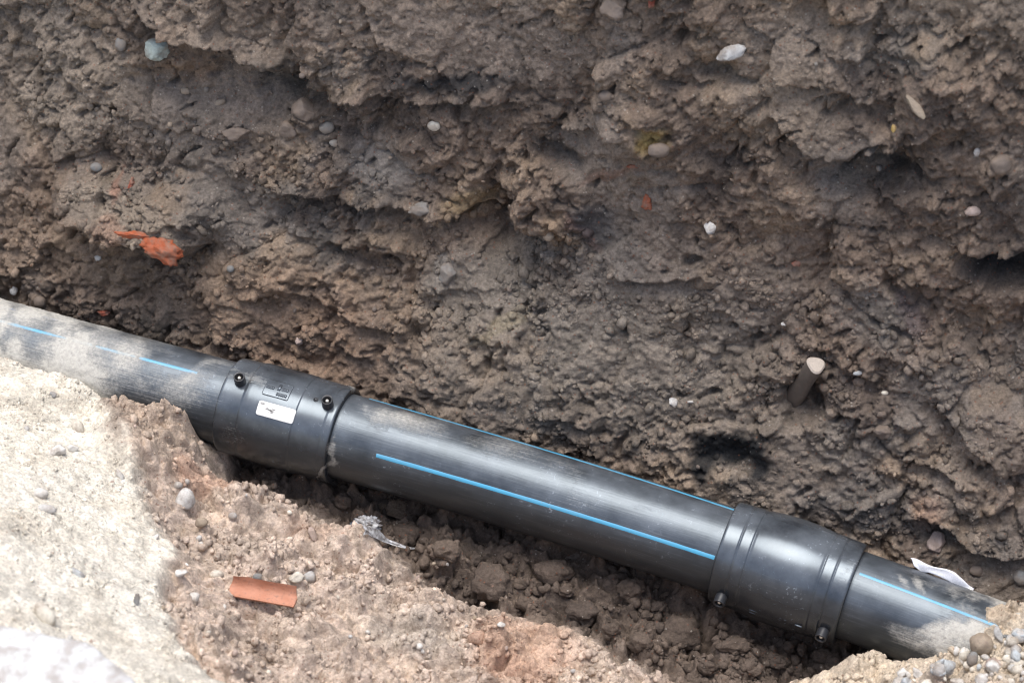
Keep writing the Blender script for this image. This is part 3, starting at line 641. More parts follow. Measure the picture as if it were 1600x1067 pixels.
def lathe(name, prof, org, dirv, mat, parent, n=28):
    prof = np.asarray(prof, float); d = dirv / np.linalg.norm(dirv); a = np.cross(d, [1, 0, 0]); a /= np.linalg.norm(a); b = np.cross(d, a)
    th = np.linspace(0, 2 * math.pi, n, endpoint=False)
    V = org + prof[:, 0][:, None, None] * d + prof[:, 1][:, None, None] * (np.cos(th)[None, :, None] * a + np.sin(th)[None, :, None] * b)
    return child(mesh_np(name, V.reshape(-1, 3), grid_faces(len(prof), n, True), mat, attrs={'dust': np.zeros(V.shape[0] * n)}), parent)
def terminal(cp, cl, x, y, tall=.013):
    l, ph = fit_on(cl, x, y, .0635 + tall); P = on_pipe(l, ph, .0625); Q = on_pipe(l, ph, .0725); d = Q - P
    lathe('terminal', [(0, .0074), (.004, .0074), (.008, .0073), (tall - .0004, .0072), (tall, .0072), (tall + .0006, .0069), (tall + .0006, .0066), (tall + .0006, .0053), (tall - .001, .0050), (.003, .0050), (.003, .0001)], P, d, M_SHROUD, cp)
    lathe('terminal_pin', [(.003, .0022), (tall - .002, .0022), (tall - .001, .0017), (tall - .0008, .0001)], P, d, M_PIN, cp, 16)
for x, y in ((373, 588), (511, 624)): terminal(coup1, C1, x, y)
for x, y in ((1122, 944), (1281, 998)): terminal(coup2, C2, x, y)
def indicator(cp, cl, x, y, r):
    l, ph = fit_on(cl, x, y, r); P = on_pipe(l, ph, r - .001); Q = on_pipe(l, ph, r + .01)
    lathe('fusion_indicator', [(0, .0032), (.0016, .0031), (.0018, .0024), (.0008, .0022), (.0008, .0001)], P, Q - P, M_SHROUD, cp, 16)
for x, y in ((394, 597), (493.5, 624)): indicator(coup1, C1, x, y, .0637)
for x, y in ((1146, 942), (1265, 980)): indicator(coup2, C2, x, y, .0640)

def sticker_mat():
    m, nt, b = new_mat('white_sticker'); at = N(nt, 'ShaderNodeAttribute', attribute_name='uvp')
    n1 = N(nt, 'ShaderNodeTexNoise', Scale=9.0, Detail=5.0, Roughness=.7); nt.links.new(at.outputs['Vector'], n1.inputs['Vector'])
    sp = N(nt, 'ShaderNodeSeparateXYZ'); nt.links.new(at.outputs['Vector'], sp.inputs[0]); x, y = sp.outputs[0], sp.outputs[1]
    def blob(cx, cy, rx, ry):
        a = math_n(nt, 'POWER', math_n(nt, 'DIVIDE', math_n(nt, 'SUBTRACT', x, cx), rx), 2); c = math_n(nt, 'POWER', math_n(nt, 'DIVIDE', math_n(nt, 'SUBTRACT', y, cy), ry), 2)
        return ramp(nt, math_n(nt, 'ADD', a, c), .5, 1.1, 1, 0)
    k1 = math_n(nt, 'MULTIPLY', blob(.11, .82, .075, .11), ramp(nt, n1.outputs['Fac'], .3, .55, .2, .9))
    k2 = math_n(nt, 'MULTIPLY', blob(.36, .50, .17, .20), ramp(nt, n1.outputs['Fac'],   .44, .56, 0, .9))
    k3 = math_n(nt, 'MULTIPLY', ramp(nt, n1.outputs['Fac'], .5, .75, 0, .5), .6)
    c = mixc(nt, math_n(nt, 'ADD', math_n(nt, 'ADD', k1, k2), k3, True), (.68, .68, .66, 1), (.07, .065, .06, 1)); nt.links.new(c, b.inputs['Base Color']); b.inputs['Roughness'].default_value = .45
    return m
def span(cl, pix, r):
    f = [fit_on(cl, x, y, r) for x, y in pix]; return np.array(f)
q = span(C1, [(405, 627), (463, 638), (458, 662), (399, 648)], .0648)
patch('sticker', coup1, (q[0, 0] + q[3, 0]) / 2, (q[1, 0] + q[2, 0]) / 2, (q[2, 1] + q[3, 1]) / 2, (q[0, 1] + q[1, 1]) / 2, .0647, .0007, sticker_mat(), (40, 24), .003)
q = span(C1, [(419, 593), (460, 602), (450, 626), (409, 616)], .0648)
a0, a1, b0, b1 = (q[0, 0] + q[3, 0]) / 2, (q[1, 0] + q[2, 0]) / 2, (q[2, 1] + q[3, 1]) / 2, (q[0, 1] + q[1, 1]) / 2
patch('moulded_panel', coup1, a0, a1, b0, b1, .0647, .0010, M_COUP, (40, 24), .002)
def marks(cp, rows, r):
    for (l0, l1, p0, p1) in rows: patch('embossed_mark', cp, l0, l1, p0, p1, r, .0011, M_COUP, (4, 3))
rr = []
def lerp(a, b, k): return a + (b - a) * k
for j, (y0, y1, xs) in enumerate([(.12, .28, [(.52, .58), (.60, .66), (.68, .74), (.76, .82), (.84, .92)]), (.40, .54, [(.06, .12), (.14, .19), (.21, .28), (.30, .36)]), (.42, .78, [(.50, .60)]), (.46, .60, [(.66, .72), (.74, .80), (.82, .90)])]):
    for x0, x1 in xs: rr.append((lerp(a0, a1, x0), lerp(a0, a1, x1), lerp(b0, b1, y0), lerp(b0, b1, y1)))
marks(coup1, rr, .0656)
q = span(C2, [(1171, 951), (1240, 972)], .066)
rr = []
for k, (dx, wd, dp) in enumerate([(0, .010, 0), (.058, .009, .02), (.012, .003, .09), (.019, .004, .085), (.026, .005, .08), (.038, .003, .07), (.044, .003, .06), (.030, .003, .02), (.037, .003, .015), (.0, .008, -.09)]):
    rr.append((q[0, 0] + dx, q[0, 0] + dx + wd, q[0, 1] + dp, q[0, 1] + dp + .018))
marks(coup2, rr, .0668)

# stripes
def stripe(sec, p0, p1, width, mat, ext=(0, 0)):
    def fit(x, y):
        ls = np.linspace(-.95, .95, 1900)[:, None]; ph = np.linspace(-1.0, 2.6, 360)[None, :]; L = np.broadcast_to(ls, (1900, 360)).ravel(); P = np.broadcast_to(ph, (1900, 360)).ravel()
        qx, qy, dep = project(on_pipe(L, P, np.full(L.shape, PR))); e = (qx - x) ** 2 + (qy - y) ** 2
        c = project(ax_pos(np.array([l_at_px(np.clip(x, -100, 1700))])))[2][0]; e = e + np.where(dep > c + .012, 1e6, 0); k = np.argmin(e); return L[k], P[k]
    (l0, f0), (l1, f1) = fit(*p0), fit(*p1); dl = (f1 - f0) / (l1 - l0); l0e, l1e = l0 - ext[0], l1 + ext[1]
    n = max(8, int((l1e - l0e) / .003)); L = np.linspace(l0e, l1e, n); ph = f0 + dl * (L - l0); w = width / PR
    wob = 1 + .10 * fbm(np.stack([L, L * 0, L * 0 + 3], 1).astype(np.float32), .02, 2, 7)
    cols = np.linspace(-.5, .5, 5); PH = ph[:, None] + cols[None] * (w * wob)[:, None]; LL = np.broadcast_to(L[:, None], PH.shape)
    edge = np.array([-.0002, .00035, .00035, .00035, -.0002])
    V = on_pipe(LL, PH, PR + np.broadcast_to(edge[None], PH.shape)).reshape(-1, 3)
    P, A, E0, E1 = ax_frame(LL); nn = (np.cos(PH)[..., None] * E0 + np.sin(PH)[..., None] * E1).reshape(-1, 3)
    du = dust_at(V, nn) ; V = V + nn * (np.clip(du - .45, 0, 1) * .0006)[:, None]
    pcv = np.stack([LL.ravel(), PH.ravel() * PR, np.zeros(PH.size)], 1)
    return child(mesh_np('stripe', V, grid_faces(n, 5), mat, attrs={'dust': du, 'pc': pcv}), sec)
stripe(secM, (588, 711), (1116, 871), .0062, M_BLUE)
stripe(secM, (600, 629), (1140, 794), .0066, M_BLUE, (.02, .01))
stripe(secL, (10, 504), (308, 583), .0048, M_BLUE, (.3, 0))
stripe(secL, (8, 481), (75, 497), .0034, M_BLUED, (.2, .02))
stripe(secR, (1343, 896), (1496, 954), .0040, M_BLUE, (.0, .05))

# ------------------------------------------------------------------ stones and fragments, each one placed on the soil it lies in
def rock(name, px, py, w, h, rot=0, key='grey', style='round', sink=.3, thick=.8, label=None, cat='stone', group=None, mat=None, seed=None, col=None, sub=None):
    P, n, dep, c = hit(px, py); k = dep / FPX; sd = seed if seed is not None else int(px * 7 + py * 13) % 977
    sub = sub or (4 if max(w, h) > 26 or style == 'brick' else 3 if max(w, h) > 12 else 2)
    V = ICO[sub][0].copy(); Fc = ICO[sub][1]; lr = np.random.default_rng(sd)
    off = lr.uniform(-50, 50, 3)
    if style == 'round': V = V * (1 + .16 * fbm((V + off).astype(np.float32), 1.3, 2, sd % 31))[:, None]
    elif style == 'clod':
        q = (V + off).astype(np.float32)
        V = V * (1 + .32 * fbm(q, .9, 3, sd % 31, .55) + .10 * fbm(q, .25, 3, sd % 29) + .05 * fbm(q, .1, 2, 5))[:, None]
    elif style == 'brick':
        for _ in range(12):
            d = lr.normal(size=3); d /= np.linalg.norm(d); cut = lr.uniform(.4, .8); m = V @ d; V = V - np.clip(m - cut, 0, None)[:, None] * d
        q = (V + off).astype(np.float32); V = V * (1 + .28 * fbm(q, .55, 4, sd % 31, .6) + .10 * billow(q, .2, 2, 3))[:, None]
    else:
        for _ in range(9):
            d = lr.normal(size=3); d /= np.linalg.norm(d); cut = lr.uniform(.55, .9); m = V @ d; V = V - np.clip(m - cut, 0, None)[:, None] * d
        q = (V + off).astype(np.float32); V = V * (1 + .16 * fbm(q, .7, 4, sd % 31, .55) + .04 * billow(q, .22, 2, 8))[:, None]
    a = R_(rot); ex = RT * math.cos(a) - UP * math.sin(a); ey = RT * math.sin(a) + UP * math.cos(a); ez = -FW
    r3 = min(w, h) * thick / 2 * k
    off3 = V[:, :1] * ex * (w / 2 * k) + V[:, 1:2] * ey * (h / 2 * k) + V[:, 2:3] * ez * r3
    org = P + n * (r3 * (1 - 2 * sink)) ; base = org - Z * min(w, h) * k * .4
    cc = None
    if style == 'clod':
        cc = np.tile(c if col is None else np.asarray(col), (len(V), 1)); mat = M_SOIL; cc = cc * .85 if name == 'earth_clod' and col is None else cc
    o = mesh_np(name, org + off3 - base, Fc, mat or smat(key), col=cc, smooth=True); o.location = base
    return tag(o, label, cat, group)
CN = {'palegrey': 'pale grey', 'paleblue': 'pale blue', 'bluegrey': 'blue grey', 'pink': 'pinkish'}
# on the far bank
WALL = [
 ('quartz_stone', 247, 74, 46, 40, -20, 'green', 'angular', 'large pale green glassy stone wedged under the top ledge'),
 ('stone', 190, 72, 18, 22, 0, 'bluegrey', 'round', 'dark blue grey pebble beside the pale green glassy stone'),
 ('brick_fragment', 260, 391, 78, 40, 15, 'orange', 'angular', 'orange brick fragment poking out under the jutting block'),
 ('brick_fragment', 208, 366, 66, 18, 6, 'orange', 'angular', 'thin orange brick sliver along the lower lip of the jutting block'),
 ('brick_fragment', 1008, 320, 26, 26, 20, 'orange', 'angular', 'small orange brick crumb above the white pebble on the bank'),
 ('brick_fragment', 985, 264, 26, 9, -5, 'orange', 'angular', 'narrow rusty orange chip in the middle of the bank'),
 ('brick_fragment', 1020, 8, 14, 24, 0, 'red', 'angular', 'upright red brick chip at the top of the bank'),
 ('brick_fragment', 208, 283, 14, 22, 20, 'red', 'angular', 'dark red brick chip in a crack of the jutting block'),
 ('brick_fragment', 1242, 415, 14, 16, 0, 'red', 'angular', 'faint red brick chip in the smooth clay'),
 ('stone', 1145, 80, 50, 24, -22, 'palegrey', 'angular', 'pale grey pointed flake stone near the top of the bank'),
 ('stone', 958, 12, 44, 40, 0, 'brown', 'angular', 'rough brown lump beside the upright red brick chip'),
 ('stone', 1108, 360, 20, 22, 10, 'white', 'angular', 'white cube-like pebble on the bare bank'),
 ('stone', 679, 201, 20, 17, 0, 'cream', 'round', 'cream round pebble stuck in the bank'),
 ('stone', 287, 146, 15, 12, 0, 'tan', 'round', 'tan pebble in the dark hollow below the green stone'),
 ('stone', 345, 160, 20, 11, -20, 'tan', 'round', 'flat tan pebble in the dark hollow'),
 ('stone', 472, 175, 44, 40, 20, 'brown', 'angular', 'big brown cobble under the overhang'),
 ('stone', 512, 202, 26, 20, 15, 'grey', 'round', 'grey oval pebble below the brown cobble'),
 ('stone', 520, 228, 20, 12, 0, 'grey', 'round', 'small grey pebble under the oval one'),
 ('stone', 370, 212, 44, 22, -5, 'brown', 'angular', 'flat brown stone below the dark hollow'),
 ('stone', 446, 204, 36, 28, 0, 'brown', 'angular', 'angular brown stone left of the oval grey pebble'),
 ('stone', 147, 262, 18, 15, 0, 'bluegrey', 'round', 'small blue grey pebble at the upper corner of the jutting block'),
 ('stone', 698, 432, 30, 38, 10, 'grey', 'angular', 'flat grey stone face set in the clay'),
 ('stone', 662, 330, 40, 22, -8, 'grey', 'angular', 'grey stone under the clay ledge'),
 ('stone', 945, 148, 22, 18, 0, 'brown', 'round', 'round brown pebble below the sooty streak'),
 ('stone', 1520, 334, 26, 16, -5, 'pink', 'round', 'pinkish pebble at the edge of the black hollow'),
 ('stone', 1568, 260, 34, 32, 0, 'brown', 'round', 'brown round cobble on the shoulder of the bank'),
 ('stone', 1523, 237, 10, 14, 15, 'palegrey', 'round', 'tiny upright pale pebble beside the brown round cobble'),
 ('stone', 1050, 632, 18, 16, 0, 'white', 'angular', 'white shell-like chip in the clay slope above the pipe'),
 ('stone', 1080, 627, 10, 6, 10, 'white', 'angular', 'sliver of white beside the shell-like chip'),
 ('stone', 1343, 584, 14, 8, 0, 'paleblue', 'round', 'pale blue pebble to one side of the stake'),
 ('stone', 1380, 612, 12, 7, 0, 'cream', 'round', 'cream pebble below the pale blue one'),
 ('stone', 1380, 672, 28, 24, 10, 'brown', 'angular', 'brown angular stone on the slope below the stake'),
 ('stone', 1222, 510, 11, 8, 0, 'white', 'angular', 'small white chip above the stake'),
 ('stone', 1075, 560, 7, 11, 20, 'cream', 'round', 'tiny upright cream pebble on the clay slope'),
 ('stone', 362, 424, 12, 12, 0, 'bluegrey', 'round', 'blue grey pebble on the reddish slope'),
 ('stone', 25, 456, 13, 15, 0, 'white', 'round', 'white pebble just above the dusty end of the pipe'),
 ('stone', 66, 470, 20, 20, 0, 'brown', 'round', 'brown pebble beside the white one above the pipe'),
 ('stone', 153, 405, 13, 11, 0, 'palegrey', 'angular', 'pale chip below the jutting block'),
 ('brick_fragment', 163, 490, 20, 11, 0, 'red', 'angular', 'reddish brick chip on the slope above the dusty pipe'),
 ('brick_fragment', 469, 537, 18, 15, 10, 'pink', 'angular', 'pinkish brick chip above the coupler with the sticker'),
 ('stone', 1593, 905, 24, 26, 0, 'bluegrey', 'round', 'blue grey cobble at the foot of the bank beyond the gravel'),
 ('stone', 1525, 888, 22, 18, 0, 'brown', 'round', 'brown pebble behind the torn white sheet'),
 ('stone', 1462, 845, 30, 34, 15, 'pink', 'angular', 'reddish stone at the foot of the bank above the torn white sheet'),
 ('stone', 860, 372, 18, 16, 0, 'tan', 'round', 'tan pebble under the round clay lump'),
 ('stone', 1030, 232, 34, 24, 0, 'brown', 'round', 'brown rounded stone under the yellow patch'),
 ('stone', 1435, 165, 46, 15, 52, 'tan', 'angular', 'long tan sliver of stone slanting down the bank'),
 ('stone', 1395, 200, 12, 16, 0, 'yellow', 'angular', 'small yellowish chip in the right hollow'),
]
for nm, x, y, w, h, rot, key, st, lab in WALL:
    if 'brick' in nm: st = 'brick'
    rock(nm, x, y, w, h, rot, key, st, .46 if nm != 'quartz_stone' else .42, .8, lab, 'brick' if 'brick' in nm else 'stone')
for i in range(46):
    x, y = rng.uniform(20, 1590), rng.uniform(20, 860)
    if y > .30 * x + 430: continue
    w = rng.uniform(5, 12); kc = ['brown', 'brown', 'grey', 'tan', 'brown'][i % 5]
    rock('pebble', x, y, w, w * rng.uniform(.6, 1), rng.uniform(0, 180), kc, 'angular' if i % 2 else 'round', .45, .8, ('angular ' if i % 2 else 'rounded ') + CN.get(kc, kc) + ' little pebble embedded in the far trench side', 'pebble', ('angular ' if i % 2 else 'rounded ') + CN.get(kc, kc) + ' pebbles in the far trench side')
# on the near bank
BANK = [
 ('stone', 290, 782, 30, 34, 10, 'palegrey', 'round', 'smooth light grey cobble set in the crumbly bank'),
 ('stone', 70, 962, 46, 26, 55, 'cream', 'round', 'large cream oval cobble on the sand beside the white slab'),
 ('stone', 214, 940, 12, 34, 5, 'bluegrey', 'angular', 'blue grey sliver of stone standing in the sand'),
 ('stone', 122, 893, 26, 15, 25, 'paleblue', 'angular', 'pale blue chip on the sand'),
 ('stone', 88, 703, 36, 22, -20, 'white', 'angular', 'broad white stone on the pale compacted sand'),
 ('stone', 112, 698, 20, 14, 0, 'white', 'angular', 'smaller white stone touching the broad one'),
 ('stone', 66, 771, 24, 18, 0, 'white', 'round', 'white rounded stone on the sand, uphill of its twin'),
 ('stone', 74, 794, 28, 16, 8, 'palegrey', 'round', 'flat pale stone below the white rounded one'),
 ('stone', 306, 935, 20, 24, 0, 'white', 'angular', 'bright white lump beside the clay tile shard'),
 ('stone', 285, 893, 22, 14, 0, 'white', 'angular', 'white chip uphill of the bright white lump'),
 ('stone', 488, 832, 12, 30, -28, 'pink', 'angular', 'pinkish white shard leaning on the bank'),
 ('stone', 460, 900, 26, 18, 0, 'cream', 'angular', 'cream stone just behind the clay tile shard'),
 ('stone', 487, 899, 20, 18, 0, 'palegrey', 'round', 'grey white pebble next to the cream stone'),
 ('stone', 402, 900, 18, 12, 10, 'bluegrey', 'round', 'small blue grey pebble behind the tile shard'),
 ('stone', 335, 895, 22, 14, 0, 'cream', 'round', 'cream pebble among the crumbs near the tile shard'),
 ('stone', 243, 836, 13, 12, 0, 'white', 'angular', 'tiny white chip at the edge of the compacted sand'),
 ('stone', 362, 808, 14, 12, 0, 'palegrey', 'round', 'pale pebble between the grey cobble and the pinkish shard'),
 ('stone', 276, 755, 14, 12, 0, 'palegrey', 'round', 'pale pebble just above the grey cobble'),
 ('stone', 125, 668, 18, 24, -25, 'cream', 'round', 'cream pebble at the rim of the compacted sand'),
 ('stone', 86, 616, 16, 10, 15, 'paleblue', 'angular', 'pale blue chip on the sand near the dusty pipe'),
 ('stone', 190, 738, 12, 22, -30, 'white', 'angular', 'white sliver on the broken sand edge'),
 ('stone', 315, 822, 20, 16, 0, 'tan', 'round', 'tan pebble below the grey cobble'),
 ('stone', 778, 974, 14, 10, 15, 'white', 'angular', 'white chip on the reddish crumbly mound'),
 ('stone', 750, 1000, 26, 24, 0, 'pink', 'clod', 'pinkish lump of earth on the reddish mound'),
 ('stone', 70, 1000, 34, 12, 10, 'paleblue', 'angular', 'pale blue stone lying along the white slab'),
]
for nm, x, y, w, h, rot, key, st, lab in BANK:
    if st == 'clod': rock('earth_clod', x, y, w, h, rot, key, st, .3, .8, lab, 'clod', col=(.40, .27, .20))
    else: rock(nm, x, y, w, h, rot, key, st, .28, .8, lab, 'stone')
for i in range(70):
    y = rng.uniform(600, 1060); x = rng.uniform(10, 1000)
    if y < 590 + max(0, x - 120) * .44 + 20: continue
    w = rng.uniform(5, 13); rock('pebble', x, y, w, w * rng.uniform(.6, 1), rng.uniform(0, 180), (kc := ['palegrey', 'cream', 'white', 'tan', 'pink'][i % 5]), 'angular' if i % 2 else 'round', .38, .8, ('angular ' if i % 2 else 'rounded ') + CN.get(kc, kc) + ' little pebble scattered on the near bank', 'pebble', ('angular ' if i % 2 else 'rounded ') + CN.get(kc, kc) + ' pebbles on the near bank')
# gravel heap
rock('cobble', 1538, 1012, 37, 35, 0, 'tan', 'round', .1, .95, 'round beige cobble sitting on the gravel heap by the pipe end', 'stone', seed=4)
GR = [(1502, 1030, 12, 30, 8, 'white', 'round', 'upright white pebble leaning on the blue grey one'), (1520, 1032, 18, 24, 10, 'bluegrey', 'round', 'blue grey pebble under the round beige cobble'), (1552, 1040, 30, 26, -30, 'pink', 'angular', 'pinkish white angular stone below the round beige cobble'),
      (1558, 992, 12, 30, -20, 'palegrey', 'angular', 'upright grey white sliver behind the round beige cobble'), (1577, 992, 26, 9, 5, 'bluegrey', 'angular', 'flat blue grey sliver on top of the gravel heap'), (1494, 1017, 12, 16, 0, 'palegrey', 'round', 'small pale pebble at the pipe edge of the gravel heap'),
      (1575, 1033, 22, 20, 0, 'cream', 'round', 'cream pebble beside the pinkish angular stone'), (1476, 1047, 34, 24, 0, 'paleblue', 'round', 'broad pale blue stone at the front of the gravel heap')]
for x, y, w, h, rot, key, st, lab in GR: rock('stone', x, y, w, h, rot, key, st, .15, .85, lab, 'stone')
for i in range(150):
    x = rng.uniform(1365, 1605); y = rng.uniform(980, 1069)
    if (y < 1014 and x < 1550) or y < 1064 - (x - 1365) * .36: continue
    w = 9 + 17 * rng.random() ** 1.6; rock('gravel_pebble', x, y, w, w * rng.uniform(.6, 1), rng.uniform(0, 180), (kc := ['white', 'palegrey', 'cream', 'paleblue', 'cream', 'white'][i % 6]), 'round' if i % 3 else 'angular', .2, .85, (gl := ('small ' if w < 15 else 'larger ') + ('rounded ' if i % 3 else 'angular ') + CN.get(kc, kc) + ' stone in the gravel heap at the pipe end'), 'pebble', gl + ' group')
# earth clods on the floor and against the pipe
for x, y, w, h, lab in [(1062, 985, 84, 62, 'big rough earth clod under the ribbed coupler'), (640, 832, 56, 44, 'rounded earth clod just past the plastic scrap'), (532, 782, 34, 30, 'small clod beneath the coupler with the sticker'), (770, 910, 70, 66, 'crumbly earth clod on the trench floor below the stripe'),
                        (860, 890, 60, 44, 'earth clod tucked against the pipe'), (915, 955, 60, 40, 'lumpy clod beside the reddish mound'), (700, 862, 50, 40, 'dark clod between the rounded and the crumbly one'), (1150, 1010, 56, 32, 'flat clod below the terminal of the ribbed coupler'), (1285, 1022, 44, 28, 'reddish brown clod under the second terminal of the ribbed coupler'),
                        (985, 920, 50, 40, 'damp clod pressed under the pipe'), (590, 770, 40, 26, 'small dark clod under the pipe near the sticker coupler'), (1000, 1000, 50, 36, 'broken clod next to the big rough one'), (175, 612, 32, 26, 'small dark clod leaning on the dusty pipe')]:
    rock('earth_clod', x, y, w * .85, h * .85, 0, 'brown', 'clod', .40, .9, lab, 'clod', sub=4)
for x, y, w, h in [(820, 940, 30, 24), (745, 870, 26, 20), (950, 985, 28, 22), (1105, 1040, 30, 22), (1215, 1035, 28, 20), (1030, 945, 24, 18), (880, 925, 24, 18), (1180, 1050, 22, 16), (560, 800, 20, 16), (1232, 1012, 18, 20), (1250, 1015, 16, 20)]:
    rock('earth_clod', x, y, w, h, 0, 'brown', 'clod', .25, .9, 'small loose clod strewn on the trench floor', 'clod', 'small clods on the floor', sub=4)

# stake stub in the bank
P, n, dep, c = hit(1275, 574, 8); k = dep / FPX
top = P + (-FW) * .012 + n * .012; tq = at_z(1275, 570, 0); rd = ray(1275, 570); rd = rd / np.linalg.norm(rd)
top = CAM + rd * (np.linalg.norm(P - CAM) - .014)
axis = np.array([.20, -.20, 1.0]); axis /= np.linalg.norm(axis)
def stake():
    root = bpy.data.objects.new('wooden_stake', None); COL.objects.link(root); base = top - axis * .16; root.location = base
    tag(root, 'dark wet stake stub with a pale cut top driven into the bank', 'stake')
    m, nt, b = new_mat('wet_wood'); n1 = N(nt, 'ShaderNodeTexNoise', Scale=90.0, Detail=6.0); g = N(nt, 'ShaderNodeNewGeometry'); nt.links.new(g.outputs['Position'], n1.inputs['Vector'])
    nt.links.new(mixc(nt, n1.outputs['Fac'], (.06, .047, .038, 1), (.16, .13, .105, 1)), b.inputs['Base Color']); b.inputs['Roughness'].default_value = .7
    nseg = 24; rows = np.linspace(0, .16, 30); th = np.linspace(0, 2 * math.pi, nseg, endpoint=False); a = np.cross(axis, [0, 1, 0]); a /= np.linalg.norm(a); bb = np.cross(axis, a)
    V = []
    for r in rows: 
        rad = .0112 * (1 + .05 * math.sin(r * 90) + .10 * (.16 - r) / .16); V.append(rows[0] + axis * r + (rad * (1 + .10 * np.sin(3 * th + r * 20)))[:, None] * (np.cos(th)[:, None] * a + np.sin(th)[:, None] * bb))
    mesh_np('shaft', np.concatenate(V), grid_faces(30, nseg, True), m, root)
    last = V[-1] - axis * .0005; ins_ = last * .82 + (axis * .16) * .18 + axis * .0022; cen = axis * .16 + axis * .002
    VV = np.r_[last, ins_, [cen]]; F1 = np.array([[i, (i + 1) % nseg, nseg + (i + 1) % nseg, nseg + i] for i in range(nseg)] + [[nseg + i, nseg + (i + 1) % nseg, 2 * nseg, 2 * nseg] for i in range(nseg)])
    me = bpy.data.meshes.new('cut_top'); me.from_pydata(VV.tolist(), [], [f[:3].tolist() if f[2] == f[3] else f.tolist() for f in F1]); me.materials.append(simple('cut_wood', (.42, .36, .30), .6)); o = bpy.data.objects.new('cut_top', me); COL.objects.link(o); o.parent = root
stake()

# broken clay tile: a shallow channel shard with a raised back edge
def tile():
    P, n, dep, c = hit(412, 934); k = dep / FPX
    L, Wd, th = 102 * k, 31 * k, 8 * k
    nx, ny = 40, 16; x = np.linspace(-L / 2, L / 2, nx); y = np.linspace(-1, 1, ny); XX, YY = np.meshgrid(x, y)
    curve = .42 * Wd * np.abs(YY) ** 2.2 * np.where(YY > 0, 1.0, .55)
    jx = XX + .03 * L * fbm(np.stack([YY.ravel() * .3, XX.ravel() * 0, XX.ravel() * 0 + 2], 1).astype(np.float32), .4, 3, 9).reshape(XX.shape) * (XX / L * 2)
    jy = YY * Wd / 2 + .05 * Wd * fbm(np.stack([XX.ravel() / L, YY.ravel() * 0, XX.ravel() * 0 + 7], 1).astype(np.float32), .3, 3, 19).reshape(XX.shape) * (YY > .9) 
    topv = np.stack([jx, jy, curve], -1).reshape(-1, 3); botv = topv - [0, 0, th]
    nn = nx * ny; V = np.r_[topv, botv]; Fc = grid_faces(ny, nx); per = np.array(list(range(nx)) + [i * nx + nx - 1 for i in range(1, ny)] + [(ny - 1) * nx + j for j in range(nx - 2, -1, -1)] + [i * nx for i in range(ny - 2, 0, -1)]); nxp = np.roll(per, -1)
    V2 = np.r_[V, topv[per], botv[per]]; m = len(per); ii = np.arange(m); jj = (ii + 1) % m
    Fc = np.r_[Fc, Fc[:, ::-1] + nn, np.stack([2 * nn + ii, 2 * nn + m + ii, 2 * nn + m + jj, 2 * nn + jj], 1)]
    mt, nt, b = new_mat('terracotta'); g = N(nt, 'ShaderNodeNewGeometry'); n1 = N(nt, 'ShaderNodeTexNoise', Scale=45.0, Detail=6.0); n2 = N(nt, 'ShaderNodeTexNoise', Scale=300.0, Detail=4.0)
    for q in (n1, n2): nt.links.new(g.outputs['Position'], q.inputs['Vector'])
    c1 = mixc(nt, ramp(nt, n1.outputs['Fac'], .35, .65), (.38, .165, .10, 1), (.45, .22, .145, 1)); c1 = mixc(nt, ramp(nt, n2.outputs['Fac'], .55, .70, 0, .7), c1, (.22, .13, .095, 1))
    nt.links.new(c1, b.inputs['Base Color']); b.inputs['Roughness'].default_value = .8
    bp = N(nt, 'ShaderNodeBump', Strength=.4, Distance=.002); nt.links.new(n2.outputs['Fac'], bp.inputs['Height']); nt.links.new(bp.outputs[0], b.inputs['Normal'])
    o = mesh_np('tile_shard', V2, Fc, mt); me = o.data
    ex = np.array([.985, -.17, -.06]); ex /= np.linalg.norm(ex); ezz = np.array([-.02, -.42, .9]) * .6 + n * .5; ezz -= ex * (ex @ ezz); ezz /= np.linalg.norm(ezz); ey = np.cross(ezz, ex)
    M4 = Matrix(((ex[0], ey[0], ezz[0], 0), (ex[1], ey[1], ezz[1], 0), (ex[2], ey[2], ezz[2], 0), (0, 0, 0, 1))); M4.translation = Vector(P + ezz * .016); o.matrix_world = M4
    tag(o, 'broken orange clay tile shard lying on the crumbly bank', 'tile')
tile()

